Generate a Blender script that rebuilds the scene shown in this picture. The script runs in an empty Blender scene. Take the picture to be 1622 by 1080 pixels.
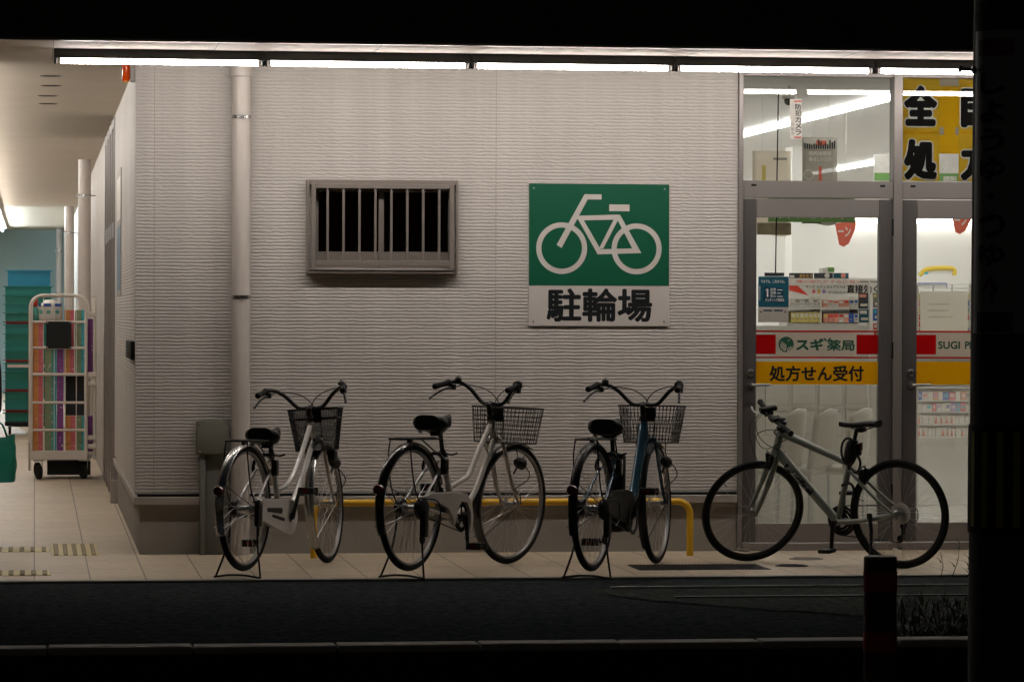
import bpy, bmesh, math, random
from mathutils import Vector, Matrix
random.seed(7)
rad = math.radians
sc = bpy.context.scene
COL = sc.collection

# ------------------------------------------------------------------ camera
FPX, PW, PH = 5600.0, 1622.0, 1080.0
CAM = Vector((0.0, -21.2, 1.44))
YAW, PITCH, ROLL = math.atan(756 / FPX), math.atan(42.7 / FPX), 0.003
cd = bpy.data.cameras.new('camera'); cam = bpy.data.objects.new('camera', cd); COL.objects.link(cam)
CM = Matrix.Rotation(-YAW, 3, 'Z') @ Matrix.Rotation(math.pi / 2 - PITCH, 3, 'X') @ Matrix.Rotation(ROLL, 3, 'Z')
cam.location = CAM; cam.rotation_euler = CM.to_euler()
cd.sensor_width = 36; cd.lens = 36 * FPX / PW; cd.clip_start = 0.5; cd.clip_end = 400
sc.camera = cam

# ------------------------------------------------------------------ world, exposure
w = bpy.data.worlds.new('World'); sc.world = w; w.use_nodes = True
nt = w.node_tree; bg = nt.nodes['Background']
sky = nt.nodes.new('ShaderNodeTexSky'); sky.sky_type = 'NISHITA'; sky.sun_disc = False
sky.sun_elevation = rad(-2.0); sky.sun_rotation = rad(200)
nt.links.new(sky.outputs[0], bg.inputs[0]); bg.inputs[1].default_value = 0.042
sc.view_settings.view_transform = 'Standard'; sc.view_settings.look = 'None'
sc.view_settings.exposure = 0.0; sc.view_settings.gamma = 1.0
sc.render.engine = 'CYCLES'
sc.cycles.use_denoising = True
sc.cycles.max_bounces = 8; sc.cycles.diffuse_bounces = 4; sc.cycles.transparent_max_bounces = 24
sc.cycles.sample_clamp_indirect = 4.0
sc.cycles.caustics_reflective = False; sc.cycles.caustics_refractive = False
TUBE_WARM = (1.0, 0.92, 0.85)
TUBE_POWER = 102.0       # canopy tubes
HALL_POWER = 53.0       # walkway tubes
SHOP_POWER = 34.0       # ceiling strips inside the shop

# ------------------------------------------------------------------ pixel -> place
def ray(u, v):
    return (CM @ Vector(((u - PW / 2) / FPX, (PH / 2 - v) / FPX, -1.0)))
def at_y(u, v, y=0.0):
    d = ray(u, v); t = (y - CAM.y) / d.y; p = CAM + d * t; return p
def at_z(u, v, z=0.0):
    d = ray(u, v); t = (z - CAM.z) / d.z; return CAM + d * t
def at_x(u, v, x):
    d = ray(u, v); t = (x - CAM.x) / d.x; return CAM + d * t
def X(u, y=0.0, v=500): return at_y(u, v, y).x
def Z(v, y=0.0, u=800): return at_y(u, v, y).z

# ------------------------------------------------------------------ materials
MATS = {}
def mat(name, col, rough=0.6, metal=0.0, var=0.0, vscale=8.0, bump=0.0, bscale=60.0, emit=None, power=0.0, spec=0.5, stretch=None, coat=0.0):
    m = bpy.data.materials.new(name); m.use_nodes = True; MATS[name] = m
    n = m.node_tree.nodes; L = m.node_tree.links; b = n['Principled BSDF']
    b.inputs['Base Color'].default_value = (*col, 1); b.inputs['Roughness'].default_value = rough
    b.inputs['Metallic'].default_value = metal; b.inputs['Specular IOR Level'].default_value = spec
    b.inputs['Coat Weight'].default_value = coat
    if emit:
        b.inputs['Emission Color'].default_value = (*emit, 1); b.inputs['Emission Strength'].default_value = power
    tc = None
    if var or bump:
        tc = n.new('ShaderNodeTexCoord')
        src = tc.outputs['Object']
        if stretch:
            mp = n.new('ShaderNodeMapping'); mp.inputs['Scale'].default_value = stretch
            L.new(src, mp.inputs[0]); src = mp.outputs[0]
    if var:
        t = n.new('ShaderNodeTexNoise'); t.inputs['Scale'].default_value = vscale; t.inputs['Detail'].default_value = 6
        L.new(src, t.inputs['Vector'])
        r = n.new('ShaderNodeMapRange'); r.inputs[1].default_value = 0.25; r.inputs[2].default_value = 0.75
        r.inputs[3].default_value = 1 - var; r.inputs[4].default_value = 1 + var
        L.new(t.outputs[0], r.inputs[0])
        mx = n.new('ShaderNodeMix'); mx.data_type = 'RGBA'; mx.blend_type = 'MULTIPLY'; mx.inputs[0].default_value = 1
        mx.inputs[6].default_value = (*col, 1); L.new(r.outputs[0], mx.inputs[7]); L.new(mx.outputs[2], b.inputs['Base Color'])
    if bump:
        t = n.new('ShaderNodeTexNoise'); t.inputs['Scale'].default_value = bscale; t.inputs['Detail'].default_value = 5
        L.new(src, t.inputs['Vector'])
        bp = n.new('ShaderNodeBump'); bp.inputs['Strength'].default_value = min(1, bump); bp.inputs['Distance'].default_value = 0.004
        L.new(t.outputs[0], bp.inputs['Height']); L.new(bp.outputs[0], b.inputs['Normal'])
    return m

def emitter(name, col, power, down=False):
    m = bpy.data.materials.new(name); m.use_nodes = True; n = m.node_tree.nodes; MATS[name] = m
    n.remove(n['Principled BSDF']); e = n.new('ShaderNodeEmission')
    e.inputs[0].default_value = (*col, 1); e.inputs[1].default_value = power
    if down:   # an LED tube: its diodes face the floor
        g = n.new('ShaderNodeNewGeometry'); sp = n.new('ShaderNodeSeparateXYZ'); m.node_tree.links.new(g.outputs['Normal'], sp.inputs[0])
        r = n.new('ShaderNodeMapRange'); r.inputs[1].default_value = 0.0; r.inputs[2].default_value = -1.0; r.inputs[3].default_value = power * 0.30; r.inputs[4].default_value = power
        m.node_tree.links.new(sp.outputs[2], r.inputs[0]); m.node_tree.links.new(r.outputs[0], e.inputs[1])
    m.node_tree.links.new(e.outputs[0], n['Material Output'].inputs[0]); return m

def glass_mat(name, tint=(0.96, 0.98, 0.97), ior=1.5, rough=0.0):
    m = bpy.data.materials.new(name); m.use_nodes = True; n = m.node_tree.nodes; L = m.node_tree.links; MATS[name] = m
    n.remove(n['Principled BSDF'])
    t = n.new('ShaderNodeBsdfTransparent'); t.inputs[0].default_value = (*tint, 1)
    g = n.new('ShaderNodeBsdfGlossy'); g.inputs['Roughness'].default_value = rough
    f = n.new('ShaderNodeFresnel'); f.inputs[0].default_value = ior
    x = n.new('ShaderNodeMixShader')
    L.new(f.outputs[0], x.inputs[0]); L.new(t.outputs[0], x.inputs[1]); L.new(g.outputs[0], x.inputs[2])
    L.new(x.outputs[0], n['Material Output'].inputs[0]); return m

def film_mat(name, col, opacity):
    m = bpy.data.materials.new(name); m.use_nodes = True; n = m.node_tree.nodes; L = m.node_tree.links; MATS[name] = m
    n.remove(n['Principled BSDF'])
    t = n.new('ShaderNodeBsdfTransparent')
    g = n.new('ShaderNodeBsdfTranslucent'); g.inputs[0].default_value = (*col, 1)
    d = n.new('ShaderNodeBsdfDiffuse'); d.inputs[0].default_value = (*col, 1)
    y = n.new('ShaderNodeMixShader'); y.inputs[0].default_value = 0.35
    L.new(g.outputs[0], y.inputs[1]); L.new(d.outputs[0], y.inputs[2])
    x = n.new('ShaderNodeMixShader'); x.inputs[0].default_value = opacity
    L.new(t.outputs[0], x.inputs[1]); L.new(y.outputs[0], x.inputs[2])
    L.new(x.outputs[0], n['Material Output'].inputs[0]); return m

def siding_mat(name, col):
    """pale fibre-cement cladding pressed with long wavering horizontal ribs"""
    m = bpy.data.materials.new(name); m.use_nodes = True; n = m.node_tree.nodes; L = m.node_tree.links; MATS[name] = m
    b = n['Principled BSDF']; b.inputs['Roughness'].default_value = 0.55; b.inputs['Specular IOR Level'].default_value = 0.35
    tc = n.new('ShaderNodeTexCoord')
    def noise(scale, detail=3, rough=0.5, src=None):
        mp = n.new('ShaderNodeMapping'); mp.inputs['Scale'].default_value = scale; L.new(src or tc.outputs['Object'], mp.inputs[0])
        t = n.new('ShaderNodeTexNoise'); t.inputs['Scale'].default_value = 1; t.inputs['Detail'].default_value = detail; t.inputs['Roughness'].default_value = rough
        L.new(mp.outputs[0], t.inputs['Vector']); return t.outputs[0]
    def op(o, a, b):
        q = n.new('ShaderNodeMath'); q.operation = o
        for i, x in enumerate((a, b)):
            if isinstance(x, (int, float)): q.inputs[i].default_value = x
            else: L.new(x, q.inputs[i])
        return q.outputs[0]
    # ribs about 2 cm apart, each bent and broken a little
    sp = n.new('ShaderNodeSeparateXYZ'); L.new(tc.outputs['Object'], sp.inputs[0])
    warp = op('MULTIPLY', op('SUBTRACT', noise((9, 9, 24), 2), 0.5), 0.0095)
    z = op('ADD', sp.outputs[2], warp)
    rib = op('SINE', op('MULTIPLY', z, 2 * math.pi / 0.0205), 0.0)
    grain = noise((19, 19, 98), 2)
    hgt = op('ADD', op('MULTIPLY', rib, 0.34), op('MULTIPLY', grain, 1.75))
    cr = n.new('ShaderNodeMapRange'); cr.interpolation_type = 'SMOOTHSTEP'; cr.inputs[1].default_value = 0.52; cr.inputs[2].default_value = 1.05; L.new(hgt, cr.inputs[0])
    bp = n.new('ShaderNodeBump'); bp.inputs['Strength'].default_value = 1.0; bp.inputs['Distance'].default_value = 0.0023
    L.new(cr.outputs[0], bp.inputs['Height']); L.new(bp.outputs[0], b.inputs['Normal'])
    dn = n.new('ShaderNodeTexNoise'); dn.inputs['Scale'].default_value = 1.3; dn.inputs['Detail'].default_value = 5; L.new(tc.outputs['Object'], dn.inputs['Vector'])
    st = noise((9, 9, 0.35), 4, 0.6)
    r = n.new('ShaderNodeMapRange'); r.inputs[1].default_value = 0.7; r.inputs[2].default_value = 1.3; r.inputs[3].default_value = 0.89; r.inputs[4].default_value = 1.07; L.new(op('ADD', dn.outputs[0], st), r.inputs[0])
    mx = n.new('ShaderNodeMix'); mx.data_type = 'RGBA'; mx.blend_type = 'MULTIPLY'; mx.inputs[0].default_value = 1
    mx.inputs[6].default_value = (*col, 1); L.new(r.outputs[0], mx.inputs[7]); L.new(mx.outputs[2], b.inputs['Base Color'])
    return m

def tile_mat(name, col, joint, bw, rh, rough=0.5, mortar=0.004, var=0.20):
    """rows of long pavers whose unbroken joints run along world y"""
    m = bpy.data.materials.new(name); m.use_nodes = True; n = m.node_tree.nodes; L = m.node_tree.links; MATS[name] = m
    b = n['Principled BSDF']; b.inputs['Roughness'].default_value = rough
    tc = n.new('ShaderNodeTexCoord'); sp = n.new('ShaderNodeSeparateXYZ'); cb = n.new('ShaderNodeCombineXYZ')
    L.new(tc.outputs['Object'], sp.inputs[0]); L.new(sp.outputs[1], cb.inputs[0]); L.new(sp.outputs[0], cb.inputs[1])
    br = n.new('ShaderNodeTexBrick'); L.new(cb.outputs[0], br.inputs['Vector'])
    br.offset = 0.5; br.inputs['Scale'].default_value = 1; br.inputs['Brick Width'].default_value = bw; br.inputs['Row Height'].default_value = rh
    br.inputs['Mortar Size'].default_value = mortar; br.inputs['Mortar Smooth'].default_value = 0.15; br.inputs['Bias'].default_value = 0
    br.inputs['Color1'].default_value = (*[c * 0.93 for c in col], 1); br.inputs['Color2'].default_value = (*[c * 1.06 for c in col], 1)
    br.inputs['Mortar'].default_value = (*joint, 1)
    t = n.new('ShaderNodeTexNoise'); t.inputs['Scale'].default_value = 14; t.inputs['Detail'].default_value = 8; t.inputs['Roughness'].default_value = 0.65
    L.new(tc.outputs['Object'], t.inputs['Vector'])
    r = n.new('ShaderNodeMapRange'); r.inputs[1].default_value = 0.25; r.inputs[2].default_value = 0.75; r.inputs[3].default_value = 1 - var; r.inputs[4].default_value = 1 + var
    L.new(t.outputs[0], r.inputs[0])
    mx = n.new('ShaderNodeMix'); mx.data_type = 'RGBA'; mx.blend_type = 'MULTIPLY'; mx.inputs[0].default_value = 1
    L.new(br.outputs['Color'], mx.inputs[6]); L.new(r.outputs[0], mx.inputs[7]); L.new(mx.outputs[2], b.inputs['Base Color'])
    bp = n.new('ShaderNodeBump'); bp.inputs['Strength'].default_value = 0.6; bp.inputs['Distance'].default_value = 0.003; bp.invert = True
    L.new(br.outputs['Fac'], bp.inputs['Height']); L.new(bp.outputs[0], b.inputs['Normal'])
    return m

M = MATS
siding_mat('siding', (0.56, 0.525, 0.495))
mat('plinth', (0.27, 0.25, 0.225), 0.8, var=0.10, vscale=5, bump=0.8, bscale=90)
mat('trim_metal', (0.40, 0.365, 0.335), 0.45, 0.2, var=0.05)
mat('soffit', (0.66, 0.58, 0.48), 0.7, var=0.04, vscale=2)
mat('eave_edge', (0.34, 0.315, 0.285), 0.38)
mat('fascia', (0.035, 0.045, 0.035), 0.5, var=0.2, vscale=3)
mat('channel', (0.075, 0.075, 0.075), 0.45, 0.3)
mat('aluminium', (0.30, 0.275, 0.265), 0.42, 0.55, var=0.05, vscale=3)
mat('aluminium_dark', (0.135, 0.127, 0.125), 0.4, 0.5)
mat('window_metal', (0.36, 0.32, 0.29), 0.35, 0.5)
mat('pipe', (0.58, 0.53, 0.49), 0.38, var=0.06, vscale=6)
mat('chrome', (0.50, 0.50, 0.50), 0.26, 1.0)
mat('rim_alu', (0.27, 0.265, 0.26), 0.5, 0.85)
mat('zinc', (0.5, 0.5, 0.5), 0.3, 1.0)
mat('black', (0.007, 0.008, 0.008), 0.5, spec=0.3)
mat('black_rubber', (0.007, 0.008, 0.008), 0.8, spec=0.25, bump=0.3, bscale=200)
mat('black_gloss', (0.012, 0.012, 0.013), 0.16, coat=0.5)
mat('black_steel', (0.013, 0.013, 0.014), 0.4, 0.2, spec=0.35)
mat('white_paint', (0.62, 0.58, 0.53), 0.3, coat=0.3, var=0.05, vscale=10)
mat('silver_paint', (0.56, 0.55, 0.53), 0.34, 0.35, coat=0.3)
mat('navy_paint', (0.035, 0.10, 0.15), 0.25, 0.3, coat=0.5)
mat('sage_paint', (0.22, 0.245, 0.21), 0.3, coat=0.4)
mat('white_plastic', (0.70, 0.67, 0.63), 0.4)
mat('red_lens', (0.12, 0.008, 0.006), 0.2, coat=0.5)
mat('yellow_paint', (0.78, 0.44, 0.02), 0.4, var=0.08, vscale=12)
mat('sign_green', (0.004, 0.098, 0.050), 0.4)
mat('sign_white', (0.60, 0.56, 0.53), 0.4)
mat('sign_black', (0.010, 0.012, 0.014), 0.6, spec=0.2)
mat('box_grey', (0.16, 0.16, 0.13), 0.6, var=0.08)
mat('duct_grey', (0.145, 0.15, 0.135), 0.6, var=0.06)
mat('asphalt', (0.036, 0.042, 0.0435), 0.9, spec=0.0, var=0.55, vscale=26.0, bump=0.9, bscale=140)
mat('asphalt_rough', (0.046, 0.052, 0.048), 0.9, spec=0.0, var=0.6, vscale=22, bump=1.0, bscale=60)
mat('kerb_pale', (0.42, 0.385, 0.335), 0.85, var=0.2, vscale=9, bump=0.7, bscale=120)
mat('poster_blue', (0.17, 0.25, 0.31), 0.5)
mat('kerb', (0.33, 0.31, 0.27), 0.85, var=0.15, vscale=9, bump=0.7, bscale=120)
mat('soil_and_shade', (0.020, 0.026, 0.018), 0.95, var=0.4, vscale=9, bump=1, bscale=60)
mat('iron', (0.035, 0.037, 0.040), 0.55, 0.6, bump=0.6, bscale=120)
mat('weed', (0.035, 0.05, 0.025), 0.6)
mat('pole', (0.05, 0.052, 0.047), 0.85, var=0.2, vscale=5, bump=0.6, bscale=90)
mat('pole_wrap', (0.22, 0.25, 0.25), 0.5)
mat('pole_ink', (0.012, 0.016, 0.02), 0.5)
mat('pole_red', (0.10, 0.012, 0.01), 0.5)
mat('guard_yellow', (0.30, 0.25, 0.02), 0.6)
mat('post_brown', (0.10, 0.05, 0.04), 0.6)
mat('post_red', (0.42, 0.03, 0.02), 0.5)
mat('tactile', (0.60, 0.50, 0.25), 0.6, var=0.06)
mat('tactile_bar', (0.20, 0.145, 0.04), 0.6)
mat('blue_wall', (0.46, 0.64, 0.68), 0.7, var=0.06, vscale=0.6)
mat('shop_white', (0.80, 0.78, 0.74), 0.7)
mat('shop_ceiling', (0.84, 0.82, 0.79), 0.7)
mat('shop_floor', (0.62, 0.60, 0.56), 0.12, var=0.03)
mat('panel_white', (0.70, 0.67, 0.61), 0.3)
mat('panel_low', (0.56, 0.52, 0.45), 0.4)
mat('chair_cream', (0.55, 0.51, 0.44), 0.45)
mat('paper', (0.70, 0.68, 0.62), 0.6)
mat('ink_grey', (0.34, 0.33, 0.31), 0.6)
mat('ink', (0.006, 0.006, 0.007), 0.7, spec=0.1)
mat('logo_green', (0.010, 0.085, 0.045), 0.5)
mat('teal_poster', (0.008, 0.085, 0.125), 0.4)
mat('teal_dark', (0.006, 0.045, 0.08), 0.4)
mat('poster_grey', (0.40, 0.37, 0.32), 0.5)
mat('green_sign', (0.16, 0.34, 0.10), 0.5)
mat('coral', (0.70, 0.14, 0.09), 0.6)
mat('poster_smoke', (0.20, 0.19, 0.175), 0.4, var=0.6, vscale=16)
mat('poster_pale', (0.72, 0.64, 0.55), 0.4, var=0.15, vscale=10)
mat('poster_photo', (0.30, 0.24, 0.17), 0.4, var=0.5, vscale=9)
mat('yellow_light', (0.72, 0.52, 0.06), 0.5)
mat('crate_teal', (0.010, 0.24, 0.22), 0.45)
mat('crate_green', (0.006, 0.20, 0.155), 0.45, var=0.10, vscale=12)
mat('crate_red', (0.22, 0.012, 0.014), 0.5)
mat('crate_blue', (0.01, 0.25, 0.41), 0.5)
mat('bag_green', (0.006, 0.26, 0.19), 0.55, var=0.1, vscale=8)
mat('cage_white', (0.78, 0.72, 0.65), 0.4)
mat('orange_lens', (0.75, 0.08, 0.006), 0.15, emit=(1.0, 0.09, 0.0), power=0.06)
mat('amber_cap', (0.85, 0.35, 0.12), 0.2)
mat('skin', (0.38, 0.22, 0.15), 0.5)
mat('cloth_dark', (0.014, 0.016, 0.02), 0.85)
mat('hair', (0.010, 0.009, 0.008), 0.5)
for nme, c in dict(p_orange=(0.72, 0.30, 0.09), p_pink=(0.68, 0.15, 0.20), p_olive=(0.28, 0.34, 0.20), p_teal=(0.10, 0.36, 0.30), p_cyan=(0.05, 0.46, 0.56),
                   p_purple=(0.25, 0.06, 0.28), p_red=(0.60, 0.05, 0.03), p_yellow=(0.72, 0.58, 0.16), p_blue=(0.03, 0.10, 0.42), p_salmon=(0.75, 0.30, 0.22),
                   p_white=(0.74, 0.71, 0.66), p_dark=(0.03, 0.035, 0.04), p_gold=(0.50, 0.30, 0.06), p_lilac=(0.38, 0.25, 0.55)).items():
    mat(nme, c, 0.45, var=0.12, vscale=25)
tile_mat('paving', (0.50, 0.41, 0.30), (0.15, 0.12, 0.09), 0.6, 0.3)
glass_mat('glass')
glass_mat('glass_dark', (0.05, 0.055, 0.055))
film_mat('film', (0.86, 0.79, 0.68), 0.22); film_mat('smoke_sheet', (0.46, 0.43, 0.39), 0.9); film_mat('pale_sheet', (0.86, 0.80, 0.72), 0.96); film_mat('board_sheet', (0.88, 0.85, 0.78), 0.98)
film_mat('band_white', (0.80, 0.72, 0.64), 0.98); film_mat('band_red', (0.62, 0.012, 0.015), 0.99); film_mat('band_yellow', (0.92, 0.57, 0.010), 0.99); film_mat('poster_yellow', (0.84, 0.61, 0.07), 0.99); film_mat('yellow_banner', (0.92, 0.68, 0.06), 0.99)
film_mat('sheet_clear', (0.75, 0.72, 0.66), 0.55)
emitter('tube_light', TUBE_WARM, TUBE_POWER, True)
emitter('hall_light', (1.0, 0.94, 0.87), HALL_POWER); emitter('far_light', (0.82, 0.95, 1.0), HALL_POWER * 3.2)
emitter('shop_light', (1.0, 0.97, 0.94), SHOP_POWER); emitter('wall_strip', (1.0, 0.95, 0.88), 7.0)

# ------------------------------------------------------------------ mesh builder
class MB:
    def __init__(s): s.v = []; s.f = []; s.m = []; s.mats = []; s.T = None
    def mi(s, name):
        if name not in s.mats: s.mats.append(name)
        return s.mats.index(name)
    def add(s, vs, fs, mt):
        b = len(s.v); k = s.mi(mt)
        for p in vs:
            p = Vector(p)
            s.v.append(s.T @ p if s.T is not None else p)
        for f in fs: s.f.append([i + b for i in f]); s.m.append(k)
    def box(s, a, b, mt):
        x0, x1 = sorted((a[0], b[0])); y0, y1 = sorted((a[1], b[1])); z0, z1 = sorted((a[2], b[2]))
        s.add([(x0,y0,z0),(x1,y0,z0),(x1,y1,z0),(x0,y1,z0),(x0,y0,z1),(x1,y0,z1),(x1,y1,z1),(x0,y1,z1)],
              [(0,3,2,1),(4,5,6,7),(0,1,5,4),(1,2,6,5),(2,3,7,6),(3,0,4,7)], mt)
    def rbox(s, a, b, mt, r=0.004, seg=2):
        bm = bmesh.new(); c = [(p + q) / 2 for p, q in zip(a, b)]; d = [abs(q - p) for p, q in zip(a, b)]
        bmesh.ops.create_cube(bm, size=1, matrix=Matrix.Translation(c) @ Matrix.Diagonal((*d, 1)))
        bmesh.ops.bevel(bm, geom=bm.edges[:], offset=min(r, min(d) * 0.45), segments=seg, affect='EDGES', profile=0.5)
        bm.verts.index_update()
        s.add([v.co.copy() for v in bm.verts], [[v.index for v in f.verts] for f in bm.faces], mt); bm.free()
    def quad(s, p, q, r, t, mt): s.add([p, q, r, t], [(0, 1, 2, 3)], mt)
    def tube(s, pts, r, mt, seg=8, closed=False, caps=True, flat=1.0):
        pts = [Vector(p) for p in pts]; n = len(pts); rs = r if isinstance(r, (list, tuple)) else [r] * n
        vs, fs = [], []
        T = []
        for i in range(n):
            a = pts[i - 1] if (i > 0 or closed) else pts[i]; b = pts[(i + 1) % n] if (i < n - 1 or closed) else pts[i]
            t = (b - a)
            T.append(t.normalized() if t.length > 1e-9 else Vector((0, 0, 1)))
        N = T[0].orthogonal().normalized()
        if abs(T[0].z) < 0.9: N = (Vector((0, 0, 1)) - T[0] * T[0].z).normalized()
        else: N = (Vector((0, 1, 0)) - T[0] * T[0].y).normalized()
        for i in range(n):
            if i: 
                N = (N - T[i] * N.dot(T[i]))
                N = N.normalized() if N.length > 1e-6 else T[i].orthogonal().normalized()
            B = T[i].cross(N)
            for k in range(seg):
                a = 2 * math.pi * k / seg
                vs.append(pts[i] + (N * math.cos(a) + B * math.sin(a) * flat) * rs[i])
        m = n if closed else n - 1
        for i in range(m):
            for k in range(seg):
                j = (i + 1) % n; k2 = (k + 1) % seg
                fs.append((i * seg + k, i * seg + k2, j * seg + k2, j * seg + k))
        if caps and not closed:
            fs.append(tuple(range(seg))[::-1]); fs.append(tuple((n - 1) * seg + k for k in range(seg)))
        s.add(vs, fs, mt)
    def lathe(s, prof, c, ax, mt, seg=24, closed=False):
        """prof: (radius, offset along ax)"""
        ax = Vector(ax).normalized(); c = Vector(c); u = ax.orthogonal().normalized(); w = ax.cross(u); vs = []; fs = []; n = len(prof)
        for k in range(seg):
            a = 2 * math.pi * k / seg; d = u * math.cos(a) + w * math.sin(a)
            for rr, h in prof: vs.append(c + d * rr + ax * h)
        m = n if closed else n - 1
        for k in range(seg):
            k2 = (k + 1) % seg
            for i in range(m):
                j = (i + 1) % n
                fs.append((k * n + i, k * n + j, k2 * n + j, k2 * n + i))
        if not closed:
            if prof[0][0] > 1e-5: fs.append(tuple(k * n for k in range(seg))[::-1])
            if prof[-1][0] > 1e-5: fs.append(tuple(k * n + n - 1 for k in range(seg)))
        s.add(vs, fs, mt)
    def cyl(s, a, b, r, mt, seg=16):
        a = Vector(a); b = Vector(b); s.lathe([(r, 0), (r, (b - a).length)], a, b - a, mt, seg)
    def prism(s, poly, o, u, w, t, mt):
        """poly in (u,w) plane at o, extruded by vector t"""
        o, u, w, t = Vector(o), Vector(u), Vector(w), Vector(t); n = len(poly)
        vs = [o + u * p[0] + w * p[1] for p in poly] + [o + u * p[0] + w * p[1] + t for p in poly]
        fs = [tuple(range(n)), tuple(range(2 * n - 1, n - 1, -1))] + [(i, (i + 1) % n, n + (i + 1) % n, n + i)[::-1] for i in range(n)]
        s.add(vs, fs, mt)
    def text(s, body, o, u, w, size, mt, bold=0.0, keep=False, fn=None):
        """fit lettering into the rectangle size at o spanned by unit vectors u (right) and w (up)"""
        vs, fs, (x0, x1, y0, y1) = glyphs(body, 0.0)
        if bold:
            V2, F2 = [], []
            for q in range(8):
                a = 2 * math.pi * q / 8; b_ = len(V2); V2 += [(x + bold * math.cos(a), y + bold * math.sin(a), q) for x, y in vs]; F2 += [[i + b_ for i in f] for f in fs]
            vs, fs = V2, F2; x0 -= bold; x1 += bold; y0 -= bold; y1 += bold
        else: vs = [(x, y, 0) for x, y in vs]
        o, u, w = Vector(o), Vector(u), Vector(w); nrm = u.cross(w).normalized()
        sx = size[0] / max(1e-6, x1 - x0); sy = size[1] / max(1e-6, y1 - y0); dx = dy = 0.0
        if keep:
            k = min(sx, sy); dx = (size[0] - k * (x1 - x0)) / 2; dy = (size[1] - k * (y1 - y0)) / 2; sx = sy = k
        out = [((x - x0) * sx + dx, (y - y0) * sy + dy, q) for x, y, q in vs]
        s.add([fn(a, b, q * .00005) if fn else o + u * a + w * b + nrm * (q * .00004) for a, b, q in out], fs, mt)
    def build(s, name, parent=None, smooth=35, loc=None):
        me = bpy.data.meshes.new(name)
        off = Vector(loc) if loc is not None else Vector((0, 0, 0))
        me.from_pydata([tuple(p - off) for p in s.v], [], s.f)
        for k in s.mats: me.materials.append(MATS[k])
        me.polygons.foreach_set('material_index', s.m)
        if smooth:
            me.polygons.foreach_set('use_smooth', [True] * len(me.polygons))
            me.set_sharp_from_angle(angle=rad(smooth))
        me.update()
        o = bpy.data.objects.new(name, me); COL.objects.link(o)
        if parent is not None: o.parent = parent
        if loc is not None: o.location = off
        return o

_G = {}
def glyphs(body, bold=0.0):
    k = (body, bold)
    if k in _G: return _G[k]
    c = bpy.data.curves.new('lettering', 'FONT'); c.body = body; c.offset = bold; c.resolution_u = 3; c.align_x = 'CENTER'; c.space_line = 1.12
    o = bpy.data.objects.new('lettering', c); COL.objects.link(o)
    me = bpy.data.meshes.new_from_object(o.evaluated_get(bpy.context.evaluated_depsgraph_get()))
    vs = [(v.co.x, v.co.y) for v in me.vertices]; fs = [list(p.vertices) for p in me.polygons]
    bpy.data.objects.remove(o); bpy.data.curves.remove(c); bpy.data.meshes.remove(me)
    xs = [a for a, b in vs] or [0, 1]; ys = [b for a, b in vs] or [0, 1]
    _G[k] = (vs, fs, (min(xs), max(xs), min(ys), max(ys))); return _G[k]

def spline(pts, n=6, closed=False):
    pts = [Vector(p) for p in pts]; out = []; N = len(pts)
    for i in range(N if closed else N - 1):
        p1 = pts[i]; p2 = pts[(i + 1) % N]
        p0 = pts[i - 1] if (i > 0 or closed) else p1 * 2 - p2
        p3 = pts[(i + 2) % N] if (i + 2 < N or closed) else p2 * 2 - p1
        for k in range(n):
            t = k / n
            out.append(0.5 * ((2 * p1) + (p2 - p0) * t + (2 * p0 - 5 * p1 + 4 * p2 - p3) * t * t + (3 * p1 - p0 - 3 * p2 + p3) * t ** 3))
    if not closed: out.append(pts[-1])
    return out

def empty(name, loc=(0, 0, 0), rot=(0, 0, 0), scale=1.0):
    o = bpy.data.objects.new(name, None); COL.objects.link(o); o.location = loc; o.rotation_euler = rot; o.scale = (scale,) * 3
    o.empty_display_size = 0.1; return o
def tag(o, label=None, cat=None, group=None, kind=None):
    if label: o['label'] = label
    if cat: o['category'] = cat
    if group: o['group'] = group
    if kind: o['kind'] = kind
    return o
UX, UY, UZ = Vector((1, 0, 0)), Vector((0, 1, 0)), Vector((0, 0, 1))
#@@SETTING
# ================================================================== SETTING
CX = at_y(216, 500).x                 # outer corner of the shop
SOF = 2.936                           # underside of the canopy
EY = -1.67                            # canopy edge
KY = at_z(811, 915.5).y               # pavement edge
XR = 7.6                              # right end of what is built
DX0 = X(1168)                         # left edge of the glazed front

b = MB(); b.box((-8, KY + 0.09, -0.3), (XR + 6, 46, 0), 'paving'); tag(b.build('pavement', None, 0), kind='structure')
b = MB(); b.box((-8, KY, -0.3), (XR + 6, KY + 0.086, 0.002), 'kerb'); tag(b.build('pavement_kerb', None, 0), kind='structure')
NY = at_z(811, 1018, 0.0).y           # near kerb, far edge
b = MB(); b.quad((-60, NY - 0.1, -0.012), (60, NY - 0.1, -0.012), (60, KY + 0.05, -0.012), (-60, KY + 0.05, -0.012), 'asphalt'); tag(b.build('road', None, 0), kind='structure')
# broken gutter and patch of coarse ground on the right
b = MB()
gx0 = at_z(935, 932, 0).x
pts = []
random.seed(3)
gy = [at_z(1100, v, 0).y for v in (929, 944, 952, 985)]
n = 60
top, bot = [], []
for i in range(n + 1):
    x = gx0 + (9 - gx0) * i / n; t = min(1, i / 14)
    top.append((x, gy[0] + random.uniform(-.006, .006), -0.006))
    bot.append((x, gy[0] - (gy[0] - gy[3]) * (0.12 + 0.88 * t ** 0.7) + random.uniform(-.05, .05), -0.006))
vs = top + bot
b.add(vs, [(i, n + 1 + i, n + 2 + i, i + 1) for i in range(n)], 'asphalt_rough')
tag(b.build('rough_ground', None, 0), kind='structure')
b = MB()
x = gx0 + 0.12
while x < 9:
    L = random.uniform(.5, .62); b.rbox((x, gy[0] - .018, -0.02), (x + L - .006, gy[0] + .012, 0.006), 'kerb', .004); x += L
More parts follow.
